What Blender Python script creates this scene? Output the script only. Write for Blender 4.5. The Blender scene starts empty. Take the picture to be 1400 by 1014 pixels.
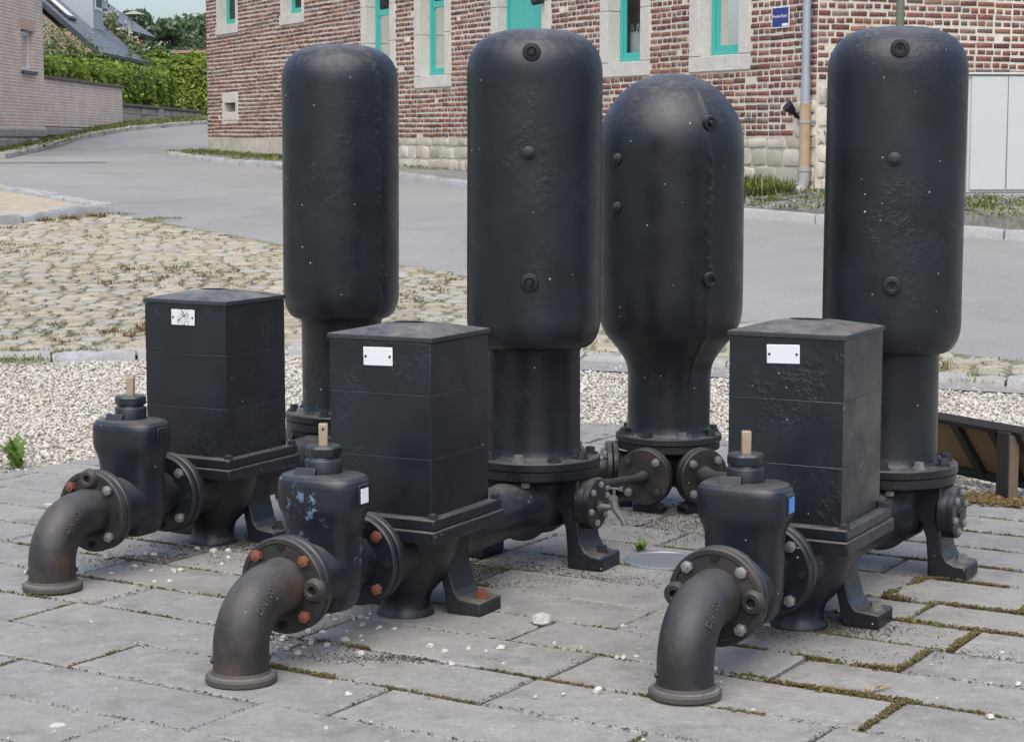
import bpy, bmesh, math, random
import numpy as np
from mathutils import Vector, Matrix

random.seed(7); rng = np.random.default_rng(7)
SC = bpy.context.scene
COL = SC.collection
R = math.radians

# ---------------------------------------------------------------- camera, sky, sun, exposure
cam_d = bpy.data.cameras.new('camera'); cam = bpy.data.objects.new('camera', cam_d); COL.objects.link(cam)
CAM_H = 1.1773; PITCH = 0.1165; FPX = 2709.9 / 1400.0
cam.location = (0, 0, CAM_H); cam.rotation_euler = (math.pi / 2 - PITCH, 0, 0)
cam_d.sensor_width = 36.0; cam_d.lens = FPX * 36.0
cam_d.clip_start = 0.05; cam_d.clip_end = 2000
SC.camera = cam

SUN_EL, SUN_AZ = R(58), R(188)          # azimuth measured from +Y (view direction) towards +X (right)
wd = bpy.data.worlds.new('World'); SC.world = wd; wd.use_nodes = True
wn = wd.node_tree.nodes; wl = wd.node_tree.links; wn.clear()
wo = wn.new('ShaderNodeOutputWorld'); wb = wn.new('ShaderNodeBackground'); ws = wn.new('ShaderNodeTexSky')
ws.sky_type = 'NISHITA'; ws.sun_disc = False; ws.sun_elevation = SUN_EL; ws.sun_rotation = SUN_AZ
ws.air_density = 1.0; ws.dust_density = 3.2; ws.ozone_density = 2.6; ws.altitude = 50
wb.inputs['Strength'].default_value = 0.115
wl.new(ws.outputs[0], wb.inputs[0]); wl.new(wb.outputs[0], wo.inputs[0])
sd = bpy.data.lights.new('sun', 'SUN'); sd.energy = 1.5; sd.angle = R(80); sd.color = (1.0, .93, .82)
sun = bpy.data.objects.new('sun', sd); COL.objects.link(sun)
sdir = Vector((math.sin(SUN_AZ) * math.cos(SUN_EL), math.cos(SUN_AZ) * math.cos(SUN_EL), math.sin(SUN_EL)))
sun.rotation_euler = sdir.to_track_quat('Z', 'Y').to_euler(); sun.location = (20, -5, 30)
SC.view_settings.view_transform = 'Standard'; SC.view_settings.look = 'None'
SC.view_settings.gamma = 1.0; SC.view_settings.use_curve_mapping = False
SC.view_settings.exposure = 1.02
SC.render.engine = 'CYCLES'

# ---------------------------------------------------------------- helpers
def link(o, parent=None):
    COL.objects.link(o)
    if parent is not None: o.parent = parent
    return o
def tag(o, label=None, cat=None, group=None, kind=None):
    if label: o['label'] = label
    if cat: o['category'] = cat
    if group: o['group'] = group
    if kind: o['kind'] = kind
    return o
def empty(name, loc=(0, 0, 0), rz=0.0):
    o = bpy.data.objects.new(name, None); o.empty_display_size = .1
    o.location = loc; o.rotation_euler = (0, 0, rz); return link(o)
def fast_mesh(name, V, F, attr=None, smooth=False):
    V = np.asarray(V, dtype=np.float32); F = np.asarray(F, dtype=np.int32)
    me = bpy.data.meshes.new(name); m, k = F.shape
    me.vertices.add(len(V)); me.vertices.foreach_set('co', V.ravel())
    me.loops.add(m * k); me.loops.foreach_set('vertex_index', F.ravel())
    me.polygons.add(m); me.polygons.foreach_set('loop_start', np.arange(0, m * k, k, dtype=np.int32))
    me.polygons.foreach_set('loop_total', np.full(m, k, dtype=np.int32))
    me.update(calc_edges=True); me.validate()
    if attr is not None:
        a = me.attributes.new('rnd', 'FLOAT', 'POINT'); a.data.foreach_set('value', np.asarray(attr, dtype=np.float32))
    if smooth: me.shade_smooth()
    return me
def fast_obj(name, V, F, mat, parent=None, attr=None, smooth=False):
    me = fast_mesh(name, V, F, attr, smooth); me.materials.append(mat)
    return link(bpy.data.objects.new(name, me), parent)

def basis(d):
    d = Vector(d).normalized(); up = Vector((0, 0, 1)) if abs(d.z) < .95 else Vector((1, 0, 0))
    a = up.cross(d).normalized(); return a, d.cross(a).normalized(), d

class MB:
    def __init__(s): s.v = []; s.f = []
    def add(s, vs, fs):
        o = len(s.v); s.v += [tuple(p) for p in vs]; s.f += [tuple(i + o for i in q) for q in fs]
    def box(s, x0, x1, y0, y1, z0, z1):
        s.add([(x0, y0, z0), (x1, y0, z0), (x1, y1, z0), (x0, y1, z0), (x0, y0, z1), (x1, y0, z1), (x1, y1, z1), (x0, y1, z1)],
              [(0, 3, 2, 1), (4, 5, 6, 7), (0, 1, 5, 4), (1, 2, 6, 5), (2, 3, 7, 6), (3, 0, 4, 7)])
    def rings(s, rs, cap=True, closed=False):
        n = len(rs[0]); vs = [p for r in rs for p in r]; fs = []
        m = len(rs)
        for i in range(m - 1 + (1 if closed else 0)):
            a = i * n; b = ((i + 1) % m) * n
            for j in range(n):
                k = (j + 1) % n; fs.append((a + j, a + k, b + k, b + j))
        if cap and not closed: fs.append(tuple(range(n - 1, -1, -1))); fs.append(tuple((m - 1) * n + j for j in range(n)))
        s.add(vs, fs)
    def cyl(s, p0, p1, r0, r1=None, n=28, ph=0.0):
        r1 = r0 if r1 is None else r1; p0 = Vector(p0); p1 = Vector(p1); a, b, d = basis(p1 - p0)
        s.rings([[p + (a * math.cos(t) + b * math.sin(t)) * r for t in [ph + 2 * math.pi * j / n for j in range(n)]] for p, r in ((p0, r0), (p1, r1))])
    def lathe(s, prof, p0, d=(0, 0, 1), n=48, wob=None):
        p0 = Vector(p0); a, b, d = basis(d)
        s.rings([[p0 + d * z + (a * math.cos(t) + b * math.sin(t)) * (r + (wob(t, z) if wob else 0)) for t in [2 * math.pi * j / n for j in range(n)]] for r, z in prof])
    def tube(s, pts, rad, n=24, cap=True):
        pts = [Vector(p) for p in pts]; rs = []
        if not hasattr(rad, '__len__'): rad = [rad] * len(pts)
        a = None
        for i, p in enumerate(pts):
            t = (pts[min(i + 1, len(pts) - 1)] - pts[max(i - 1, 0)]).normalized()
            if a is None: a, b, _ = basis(t)
            else:
                a = (a - t * a.dot(t)).normalized(); b = t.cross(a)
            rs.append([p + (a * math.cos(q) + b * math.sin(q)) * rad[i] for q in [2 * math.pi * j / n for j in range(n)]])
        s.rings(rs, cap)
    def prism(s, poly, f0, f1):
        n = len(poly); s.add([f0(*p) for p in poly] + [f1(*p) for p in poly],
              [tuple(range(n - 1, -1, -1)), tuple(range(n, 2 * n))] + [(j, (j + 1) % n, n + (j + 1) % n, n + j) for j in range(n)])
    def mesh(s, name, angle=35):
        me = bpy.data.meshes.new(name); bm = bmesh.new()
        vs = [bm.verts.new(p) for p in s.v]
        for f in s.f:
            try: bm.faces.new([vs[i] for i in f])
            except ValueError: pass
        bmesh.ops.remove_doubles(bm, verts=bm.verts, dist=1e-6)
        bmesh.ops.recalc_face_normals(bm, faces=bm.faces); bm.to_mesh(me); bm.free()
        if angle: me.shade_smooth(); me.set_sharp_from_angle(angle=R(angle))
        return me
    def obj(s, name, mat, parent=None, bevel=0, angle=35):
        me = s.mesh(name, angle); me.materials.append(mat)
        o = link(bpy.data.objects.new(name, me), parent)
        if bevel: add_bevel(o, bevel)
        return o
def add_bevel(o, w, seg=2):
    m = o.modifiers.new('bevel', 'BEVEL'); m.width = w; m.segments = seg; m.limit_method = 'ANGLE'; m.angle_limit = R(40); m.harden_normals = False

CACHE = {}
def part(name, key, fn, mat, parent, bevel=0, angle=35, loc=None, rot=None, spin=None):
    """object on shared mesh data; material sits on the object so that copies can differ"""
    if key not in CACHE:
        mb = MB(); fn(mb); me = mb.mesh(name, angle); me.materials.append(mat); CACHE[key] = me
    o = link(bpy.data.objects.new(name, CACHE[key]), parent)
    o.material_slots[0].link = 'OBJECT'; o.material_slots[0].material = mat
    if loc is not None: o.location = loc
    if rot is not None: o.rotation_euler = rot
    if spin is not None: o.rotation_mode = 'ZYX'; o.rotation_euler = (spin, -math.pi / 2, 0)
    if bevel: add_bevel(o, bevel)
    return o
def text_mesh(txt, size, ext, mat, name, parent=None, align='CENTER'):
    cu = bpy.data.curves.new('t', 'FONT'); cu.body = txt; cu.size = size; cu.extrude = ext; cu.align_x = align; cu.align_y = 'CENTER'; cu.resolution_u = 3
    o = bpy.data.objects.new('t', cu); COL.objects.link(o)
    dg = bpy.context.evaluated_depsgraph_get(); me = bpy.data.meshes.new_from_object(o.evaluated_get(dg))
    bpy.data.objects.remove(o); bpy.data.curves.remove(cu)
    me.materials.clear(); me.materials.append(mat); me.name = name
    return link(bpy.data.objects.new(name, me), parent)

# ---------------------------------------------------------------- materials
class NT:
    def __init__(s, name):
        s.m = bpy.data.materials.new(name); s.m.use_nodes = True; s.t = s.m.node_tree; s.n = s.t.nodes; s.l = s.t.links
        s.b = s.n['Principled BSDF']; s.tc = s.n.new('ShaderNodeTexCoord'); s._v = None
    def set(s, k, val): s.b.inputs[k].default_value = val; return s
    def wire(s, a, b): s.l.new(a, b)
    def vec(s, space='Object', shift=True):
        v = s.tc.outputs[space]
        if shift:
            oi = s.n.new('ShaderNodeObjectInfo'); m = s.n.new('ShaderNodeMath'); m.operation = 'MULTIPLY'; m.inputs[1].default_value = 23.0
            s.wire(oi.outputs['Random'], m.inputs[0])
            a = s.n.new('ShaderNodeVectorMath'); a.operation = 'ADD'; s.wire(v, a.inputs[0]); s.wire(m.outputs[0], a.inputs[1]); v = a.outputs[0]
        return v
    def noise(s, v, scale, detail=4, rough=.55, dist=0.0):
        n = s.n.new('ShaderNodeTexNoise'); n.inputs['Scale'].default_value = scale; n.inputs['Detail'].default_value = detail
        n.inputs['Roughness'].default_value = rough; n.inputs['Distortion'].default_value = dist; s.wire(v, n.inputs['Vector']); return n.outputs['Fac']
    def voro(s, v, scale, feature='F1', out='Distance', rnd=1.0):
        n = s.n.new('ShaderNodeTexVoronoi'); n.feature = feature; n.inputs['Scale'].default_value = scale; n.inputs['Randomness'].default_value = rnd
        s.wire(v, n.inputs['Vector']); return n.outputs[out]
    def ramp(s, fac, stops, interp='LINEAR'):
        r = s.n.new('ShaderNodeValToRGB'); r.color_ramp.interpolation = interp; els = r.color_ramp.elements
        while len(els) < len(stops): els.new(0.5)
        for e, (p, c) in zip(els, stops):
            e.position = p; e.color = (c, c, c, 1) if not hasattr(c, '__len__') else (*c, 1)
        s.wire(fac, r.inputs[0]); return r.outputs[0]
    def mix(s, fac, a, b, mode='MIX'):
        m = s.n.new('ShaderNodeMix'); m.data_type = 'RGBA'; m.blend_type = mode
        for val, i in ((fac, 0), (a, 6), (b, 7)):
            if hasattr(val, 'is_linked'): s.wire(val, m.inputs[i])
            elif i == 0: m.inputs[0].default_value = val
            else: m.inputs[i].default_value = (*val, 1)
        return m.outputs[2]
    def math(s, op, a, b=None, clamp=False):
        m = s.n.new('ShaderNodeMath'); m.operation = op; m.use_clamp = clamp
        for i, val in enumerate((a, b)):
            if val is None: continue
            if hasattr(val, 'is_linked'): s.wire(val, m.inputs[i])
            else: m.inputs[i].default_value = val
        return m.outputs[0]
    def attr(s, name): n = s.n.new('ShaderNodeAttribute'); n.attribute_name = name; return n.outputs['Fac']
    def rand(s): return s.n.new('ShaderNodeObjectInfo').outputs['Random']
    def bump(s, hgt, strength=.3, dist=.01):
        b = s.n.new('ShaderNodeBump'); b.inputs['Strength'].default_value = strength; b.inputs['Distance'].default_value = dist
        s.wire(hgt, b.inputs['Height']); s.wire(b.outputs[0], s.b.inputs['Normal'])
    def col(s, c):
        if hasattr(c, 'is_linked'): s.wire(c, s.b.inputs['Base Color'])
        else: s.b.inputs['Base Color'].default_value = (*c, 1)
    def rough(s, r):
        if hasattr(r, 'is_linked'): s.wire(r, s.b.inputs['Roughness'])
        else: s.b.inputs['Roughness'].default_value = r
    def upness(s, lo=.6, hi=.95):
        g = s.n.new('ShaderNodeNewGeometry'); x = s.n.new('ShaderNodeSeparateXYZ'); s.wire(g.outputs['True Normal'], x.inputs[0])
        return s.ramp(x.outputs[2], [(lo, 0.0), (hi, 1.0)])

def plain(name, c, rough=.6, metal=0.0, var=.15, scale=30, bump=.1):
    t = NT(name); v = t.vec(); n = t.noise(v, scale, 5)
    t.col(t.mix(n, tuple(x * (1 - var) for x in c), tuple(min(1, x * (1 + var)) for x in c))); t.rough(rough); t.set('Metallic', metal)
    if bump: t.bump(n, bump, .003)
    return t.m

def iron(name, base=(.0078, .0098, .0134), rough=.37, dust=.5, rust=.0, chip=None, pits=1.0, moss=.0, scuff=.1):
    t = NT(name); v = t.vec()
    big = t.noise(v, 4.5, 5, .6); fine = t.noise(v, 70, 6, .6)
    c = t.mix(t.ramp(big, [(.3, 0.0), (.72, 1.0)]), tuple(x * .75 for x in base), tuple(x * 1.55 for x in base))
    if rust > 0:
        rn = t.noise(v, 7, 8, .65, .6)
        c = t.mix(t.math('MULTIPLY', t.ramp(rn, [(.47, 0.0), (.68, 1.0)]), rust), c, (.085, .055, .038))
        rn2 = t.noise(v, 16, 6, .65)
        c = t.mix(t.math('MULTIPLY', t.ramp(rn2, [(.6, 0.0), (.7, 1.0)]), rust * .5), c, (.12, .045, .022))
    if moss > 0:
        mn = t.noise(v, 9, 7, .65, .3); c = t.mix(t.math('MULTIPLY', t.ramp(mn, [(.56, 0.0), (.7, 1.0)]), moss), c, (.035, .04, .016))
    if chip:
        cn = t.noise(v, 30, 8, .7); cm = t.noise(v, 5, 2)
        k = t.math('MULTIPLY', t.ramp(cn, [(.565, 0.0), (.61, 1.0)]), t.ramp(cm, [(.55, 0.0), (.68, 1.0)]))
        c = t.mix(k, c, chip)
    # bird-dropping and lichen specks
    vd = t.voro(v, 38); vc = t.n.new('ShaderNodeTexVoronoi'); vc.inputs['Scale'].default_value = 38; t.wire(v, vc.inputs['Vector'])
    sx = t.n.new('ShaderNodeSeparateXYZ'); t.wire(vc.outputs['Color'], sx.inputs[0])
    vd = t.math('ADD', vd, t.math('ADD', t.math('MULTIPLY', t.noise(v, 260, 2), .14), t.math('MULTIPLY', sx.outputs[1], .09)))
    sp = t.math('MULTIPLY', t.ramp(vd, [(.15, 1.0), (.19, 0.0)]), t.math('GREATER_THAN', sx.outputs[0], .78))
    c = t.mix(t.math('MULTIPLY', sp, .8), c, (.5, .5, .48))
    # fine scratches / dusty film
    film = t.noise(v, 3, 9, .75, .4); scr = t.noise(v, 110, 4, .8)
    fm = t.math('MULTIPLY', t.ramp(film, [(.56, 0.0), (.72, 1.0)]), t.ramp(scr, [(.56, 0.0), (.66, 1.0)]))
    c = t.mix(t.math('MULTIPLY', fm, .22), c, (.13, .14, .155))
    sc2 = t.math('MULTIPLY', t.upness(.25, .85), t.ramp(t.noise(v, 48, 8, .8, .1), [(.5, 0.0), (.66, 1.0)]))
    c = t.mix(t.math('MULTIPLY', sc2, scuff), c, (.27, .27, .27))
    c = t.mix(t.math('MULTIPLY', t.upness(.2, .95), .45), c, (.085, .087, .092))  # smooth grey on upward faces: sky reflection painted into the base colour
    if dust > 0:
        du = t.math('MULTIPLY', t.upness(.75, .98), t.ramp(t.noise(v, 14, 7, .7), [(.36, 0.0), (.66, 1.0)]))
        c = t.mix(t.math('MULTIPLY', du, dust), c, (.22, .205, .17))
    t.col(c)
    t.rough(t.ramp(t.noise(v, 11, 5), [(.3, rough - .08), (.7, rough + .12)]))
    pit = t.noise(v, 60, 5, .6); pm = t.math('MULTIPLY', t.ramp(t.noise(v, 3.6, 3), [(.49, 0.0), (.66, 1.0)]), t.ramp(t.noise(v, 13, 3), [(.44, 0.0), (.58, 1.0)]))
    hgt = t.math('ADD', t.math('MULTIPLY', t.noise(v, 7, 3), .8), t.math('ADD', t.math('MULTIPLY', fine, .10), t.math('MULTIPLY', t.math('MULTIPLY', t.ramp(pit, [(.45, 0.0), (.62, 1.0)]), pm), .55 * pits)))
    t.bump(hgt, .5, .004); t.set('Specular IOR Level', .42)
    return t.m

M = {}
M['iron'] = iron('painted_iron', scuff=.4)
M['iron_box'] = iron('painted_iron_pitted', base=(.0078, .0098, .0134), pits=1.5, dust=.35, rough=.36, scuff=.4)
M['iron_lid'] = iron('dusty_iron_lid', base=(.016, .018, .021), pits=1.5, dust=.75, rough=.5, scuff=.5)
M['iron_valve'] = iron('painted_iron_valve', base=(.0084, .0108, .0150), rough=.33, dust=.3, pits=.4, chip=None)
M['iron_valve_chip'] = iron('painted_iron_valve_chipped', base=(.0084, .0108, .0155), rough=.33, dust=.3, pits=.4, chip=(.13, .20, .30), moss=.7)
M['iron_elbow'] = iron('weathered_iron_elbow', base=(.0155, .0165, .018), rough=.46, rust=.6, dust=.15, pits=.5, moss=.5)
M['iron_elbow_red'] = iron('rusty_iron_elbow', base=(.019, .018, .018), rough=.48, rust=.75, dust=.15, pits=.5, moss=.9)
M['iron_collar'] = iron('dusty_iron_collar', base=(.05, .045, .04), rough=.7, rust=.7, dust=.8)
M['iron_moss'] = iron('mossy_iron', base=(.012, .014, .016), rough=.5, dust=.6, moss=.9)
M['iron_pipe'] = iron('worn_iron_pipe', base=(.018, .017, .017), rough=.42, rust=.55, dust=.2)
M['bolt_zinc'] = plain('zinc_bolt', (.22, .22, .21), .45, .45, .45, 60)
M['bolt_rust'] = plain('rusty_bolt', (.15, .05, .028), .8, 0, .35, 70)
M['bolt_black'] = plain('painted_bolt', (.02, .022, .025), .5, 0, .4, 60)
M['brass'] = plain('worn_brass_stem', (.36, .28, .2), .5, .45, .3, 60)
M['plate'] = plain('white_enamel_plate', (.62, .64, .66), .35, 0, .05, 20, .02)
M['hole'] = plain('dark_hollow', (.004, .004, .004), .9, 0, 0, 5, 0)
M['sticker_blue'] = plain('blue_sticker', (.05, .22, .6), .5, 0, .3, 60)
M['tap_metal'] = plain('weathered_tap_metal', (.16, .165, .17), .5, .4, .3, 60)
M['gasket'] = plain('gasket', (.02, .02, .02), .9)

def mat_drawn_plate():
    t = NT('scribbled_plate'); v = t.vec(shift=False)
    n = t.noise(v, 90, 4, .6, 1.5); x = t.n.new('ShaderNodeSeparateXYZ'); t.wire(v, x.inputs[0])
    # the drawn emblem fills the middle of the plate
    d = t.ramp(t.math('ABSOLUTE', x.outputs[1]), [(.014, 1.0), (.024, 0.0)])
    k = t.math('MULTIPLY', t.ramp(n, [(.42, 1.0), (.5, 0.0)]), d)
    t.col(t.mix(k, (.6, .62, .62), (.06, .065, .06))); t.rough(.45); return t.m
M['plate_drawn'] = mat_drawn_plate()

def mat_slab():
    t = NT('paving_slab'); v = t.vec(); w = t.tc.outputs['Object']
    a = t.noise(v, 2.2, 6, .6); b = t.noise(v, 14, 8, .7); c = t.noise(v, 220, 4, .7)
    col = t.mix(t.ramp(a, [(.3, 0.0), (.7, 1.0)]), (.180, .174, .163), (.258, .248, .230))
    col = t.mix(t.ramp(b, [(.35, .0), (.75, 1.0)]), col, (.295, .29, .277))
    col = t.mix(t.math('MULTIPLY', t.ramp(t.rand(), [(0, 0.0), (1, 1.0)]), .55), col, (.33, .312, .277))
    col = t.mix(t.ramp(c, [(.36, .55), (.56, 0.0)]), col, (.13, .13, .128)); c2 = t.noise(v, 330, 3, .7); col = t.mix(t.ramp(c2, [(.56, 0.0), (.7, .6)]), col, (.46, .455, .44)); c3 = t.noise(v, 75, 4, .75); col = t.mix(t.ramp(c3, [(.62, 0.0), (.7, .5)]), col, (.10, .098, .09))
    st = t.noise(v, 5, 7, .7, .5); col = t.mix(t.ramp(st, [(.52, 0.0), (.70, .65)]), col, (.13, .118, .098))
    s2 = t.noise(v, 9, 8, .75, 1.2); col = t.mix(t.ramp(s2, [(.54, 0.0), (.64, .45)]), col, (.36, .35, .325)); s3 = t.noise(v, 32, 6, .7); col = t.mix(t.ramp(s3, [(.34, .35), (.5, 0.0)]), col, (.12, .122, .125))
    br = t.noise(v, 24, 6, .7); col = t.mix(t.math('MULTIPLY', t.ramp(br, [(.62, 0.0), (.7, .55)]), t.ramp(t.noise(v, 3.1, 2), [(.5, 0.0), (.6, 1.0)])), col, (.22, .14, .075))
    wd_ = t.voro(v, 16); sp = t.ramp(wd_, [(.05, .8), (.1, 0.0)]); col = t.mix(t.math('MULTIPLY', sp, .6), col, (.55, .54, .5))
    dv = t.n.new('ShaderNodeTexVoronoi'); dv.inputs['Scale'].default_value = 3.4; t.wire(v, dv.inputs['Vector']); dx_ = t.n.new('ShaderNodeSeparateXYZ'); t.wire(dv.outputs['Color'], dx_.inputs[0])
    wob_ = t.math('ADD', dv.outputs['Distance'], t.math('MULTIPLY', t.noise(v, 40, 3), .05))
    col = t.mix(t.math('MULTIPLY', t.ramp(wob_, [(.075, .75), (.085, 0.0)]), t.math('GREATER_THAN', dx_.outputs[0], .45)), col, (.58, .57, .53))
    t.col(col); t.rough(t.ramp(b, [(.3, .62), (.7, .82)]))
    h = t.math('ADD', t.math('MULTIPLY', b, .8), t.math('ADD', t.math('MULTIPLY', c, .35), t.math('MULTIPLY', t.noise(v, 60, 5), .5)))
    t.bump(h, .6, .004); return t.m
M['slab'] = mat_slab()
def mat_soil(name, c1, c2, scale=25, bump=.6, rough=.95, spec=None):
    t = NT(name); v = t.vec(shift=False); a = t.noise(v, scale, 8, .7); b = t.noise(v, scale * .12, 4)
    col = t.mix(t.ramp(a, [(.35, 0.0), (.65, 1.0)]), c1, c2); col = t.mix(t.ramp(b, [(.35, .4), (.65, 0.0)]), col, tuple(x * .6 for x in c1))
    if spec:
        k = t.voro(v, spec[0]); col = t.mix(t.ramp(k, [(.15, spec[2]), (.4, 0.0)]), col, spec[1])
    t.col(col); t.rough(rough); t.bump(a, bump, .012); return t.m
M['soil'] = mat_soil('joint_soil', (.07, .062, .05), (.15, .135, .11), 60)
M['gravel_bed'] = mat_soil('gravel_bed', (.38, .355, .30), (.56, .53, .46), 90)
M['cobble_bed'] = mat_soil('cobble_joint_sand', (.12, .135, .06), (.26, .25, .15), 12)
M['sand'] = mat_soil('beige_fine_gravel', (.33, .28, .205), (.46, .405, .315), 60, .35)
M['ground'] = mat_soil('grass_ground', (.045, .075, .02), (.10, .13, .045), 3)
M['verge_soil'] = mat_soil('verge_soil', (.15, .14, .12), (.31, .29, .255), 22)
M['walk'] = mat_soil('old_sidewalk', (.17, .165, .155), (.29, .28, .26), 9, .3)
def mat_asphalt():
    t = NT('asphalt'); v = t.vec(shift=False); a = t.noise(v, .22, 5, .55); b = t.noise(v, 160, 4, .7); c = t.noise(v, 1.6, 6, .6)
    col = t.mix(t.ramp(a, [(.3, 0.0), (.7, 1.0)]), (.235, .230, .222), (.305, .298, .286))
    col = t.mix(t.ramp(c, [(.45, 0.0), (.75, .35)]), col, (.33, .325, .315)); col = t.mix(t.ramp(b, [(.3, .5), (.6, 0.0)]), col, (.11, .11, .115))
    sp = t.noise(v, 46, 3, .6); col = t.mix(t.ramp(sp, [(.60, 0.0), (.68, .55)]), col, (.42, .41, .385)); s2 = t.noise(v, .7, 8, .7, .6); col = t.mix(t.ramp(s2, [(.5, 0.0), (.68, .45)]), col, (.15, .147, .142)); s3 = t.noise(v, 22, 5, .75); col = t.mix(t.ramp(s3, [(.3, .5), (.45, 0.0)]), col, (.13, .128, .124))
    t.col(col); t.rough(.78); t.bump(b, .35, .006); return t.m
M['asphalt'] = mat_asphalt()
M['tar'] = plain('tar_seam', (.11, .11, .115), .8, 0, .2, 4)
def mat_stone(name, c1, c2, c3, sc=9, bump=.5):
    t = NT(name); v = t.vec(); a = t.noise(v, sc, 7, .65); b = t.noise(v, sc * 8, 5, .7); r = t.rand()
    col = t.mix(t.ramp(a, [(.3, 0.0), (.7, 1.0)]), c1, c2); col = t.mix(t.math('MULTIPLY', r, .7), col, c3)
    col = t.mix(t.ramp(b, [(.3, .4), (.55, 0.0)]), col, tuple(x * .5 for x in c1)); t.col(col); t.rough(.88); t.bump(t.math('ADD', a, t.math('MULTIPLY', b, .4)), bump, .012); return t.m
def mat_stone_attr(name, pal, sc=9, attr='rnd', bump=.4, src='attr'):
    t = NT(name); v = t.vec(shift=(src != 'attr')); a = t.noise(v, sc, 6, .65); b = t.noise(v, sc * 7, 5, .7)
    r = t.attr(attr) if src == 'attr' else t.rand()
    n = len(pal); col = t.ramp(r, [((i + .5) / n, c) for i, c in enumerate(pal)])
    col = t.mix(t.ramp(a, [(.35, 0.0), (.75, .45)]), col, tuple(x * .55 for x in pal[0])); col = t.mix(t.ramp(b, [(.55, 0.0), (.75, .35)]), col, (.5, .46, .4))
    t.col(col); t.rough(.88); t.bump(t.math('ADD', a, t.math('MULTIPLY', b, .5)), bump, .008); return t.m
COB = [(.27, .24, .175), (.37, .33, .25), (.31, .295, .25), (.40, .36, .285), (.31, .265, .19), (.345, .335, .30)]
M['cobble'] = mat_stone_attr('cobble_stone', COB, 10, src='rand'); M['cobble_mass'] = mat_stone_attr('cobble_stone_far', COB, 10)
M['kerb_blue'] = mat_stone('bluestone_kerb', (.25, .26, .27), (.40, .405, .41), (.34, .33, .30))
M['kerb_conc'] = mat_stone('concrete_kerb', (.29, .295, .30), (.41, .41, .405), (.36, .35, .33), 6)
GRV = [(.40, .365, .31), (.62, .595, .535), (.52, .475, .40), (.67, .65, .60), (.44, .415, .375), (.57, .51, .415)]
M['gravel'] = mat_stone_attr('pale_gravel', GRV, 40); M['pebble'] = mat_stone_attr('white_pebble', [(.44, .42, .37), (.58, .56, .51), (.50, .46, .39)], 50, src='rand')
M['dgravel'] = mat_stone_attr('blue_grey_gravel', [(.10, .11, .13), (.2, .21, .24), (.30, .31, .33), (.15, .155, .17)], 40)
BRK = [(.085, .034, .027), (.165, .055, .039), (.23, .080, .052), (.12, .044, .034), (.19, .064, .043), (.31, .14, .085), (.155, .064, .05), (.29, .185, .14), (.115, .085, .072)]
def mat_brick(name, src):
    t = NT(name); v = t.vec(shift=(src != 'attr')); a = t.noise(v, 9, 6, .7); b = t.noise(v, 45, 4, .7)
    r = t.attr('rnd') if src == 'attr' else t.rand()
    n = len(BRK); col = t.ramp(r, [((i + .5) / n, c) for i, c in enumerate(BRK)])
    col = t.mix(t.ramp(a, [(.45, 0.0), (.8, .5)]), col, (.06, .03, .026)); col = t.mix(t.ramp(b, [(.52, 0.0), (.72, .55)]), col, (.42, .33, .28))
    t.col(col); t.rough(.9); t.bump(b, .4, .006); return t.m
M['brick'] = mat_brick('old_red_brick', 'rand'); M['brick_mass'] = mat_brick('old_red_brick_wall', 'attr')
M['mortar'] = mat_soil('lime_mortar', (.54, .49, .41), (.71, .665, .58), 14, .5)
M['mortar_pale'] = mat_soil('crumbling_render', (.40, .36, .285), (.58, .54, .45), 6, .7)
M['rubble'] = mat_stone_attr('pale_rubble_stone', [(.42, .38, .30), (.54, .50, .42), (.48, .43, .34), (.60, .56, .48)], 7, src='rand', bump=.6)
M['ashlar'] = mat_stone('pale_ashlar_stone', (.48, .455, .40), (.64, .615, .56), (.58, .555, .50), 5, .4)
M['teal'] = plain('teal_paint', (.055, .41, .36), .4, 0, .1, 12, .05)
M['curtain'] = plain('white_curtain', (.72, .74, .76), .9, 0, .05, 30)
M['zinc'] = plain('zinc_downpipe', (.33, .36, .40), .45, .35, .12, 8)
M['cast_tan'] = plain('tan_cast_pipe', (.36, .26, .165), .7, 0, .3, 9)
M['cast_grey'] = plain('grey_cast_boot', (.30, .30, .29), .7, 0, .3, 14)
M['sign_blue'] = plain('blue_enamel', (.018, .03, .19), .35, 0, .05, 10, 0)
M['white'] = plain('white_paint', (.75, .76, .78), .5, 0, .04, 10, 0)
M['cabinet'] = plain('cabinet_grey_white', (.47, .495, .49), .5, 0, .04, 6, .03)
M['black'] = plain('black_plastic', (.012, .012, .013), .5, 0, .1, 20)
M['post'] = plain('grey_green_post', (.12, .135, .10), .6, 0, .15, 12)
M['wood_dark'] = plain('dark_wood_frame', (.014, .011, .009), .7, 0, .5, 40, .3)
M['wood_light'] = plain('weathered_wood_edge', (.14, .10, .07), .8, 0, .3, 50, .3)
M['panel_brown'] = plain('brown_board', (.17, .105, .05), .75, 0, .2, 12, .1)
M['cover_metal'] = plain('galvanised_cover', (.30, .32, .33), .45, .5, .15, 22)
def mat_glass():
    t = NT('window_glass'); n = t.n; n.remove(t.b); out = n['Material Output']
    tr = n.new('ShaderNodeBsdfTransparent'); gl = n.new('ShaderNodeBsdfGlossy'); gl.inputs['Roughness'].default_value = .03; fr = n.new('ShaderNodeFresnel'); fr.inputs[0].default_value = 1.33
    mx = n.new('ShaderNodeMixShader'); tr.inputs[0].default_value = (.85, .9, .88, 1)
    t.wire(fr.outputs[0], mx.inputs[0]); t.wire(tr.outputs[0], mx.inputs[1]); t.wire(gl.outputs[0], mx.inputs[2]); t.wire(mx.outputs[0], out.inputs[0]); return t.m
M['glass'] = mat_glass()
M['room'] = plain('dim_interior', (.05, .05, .05), .9, 0, .1, 5, 0)
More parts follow.
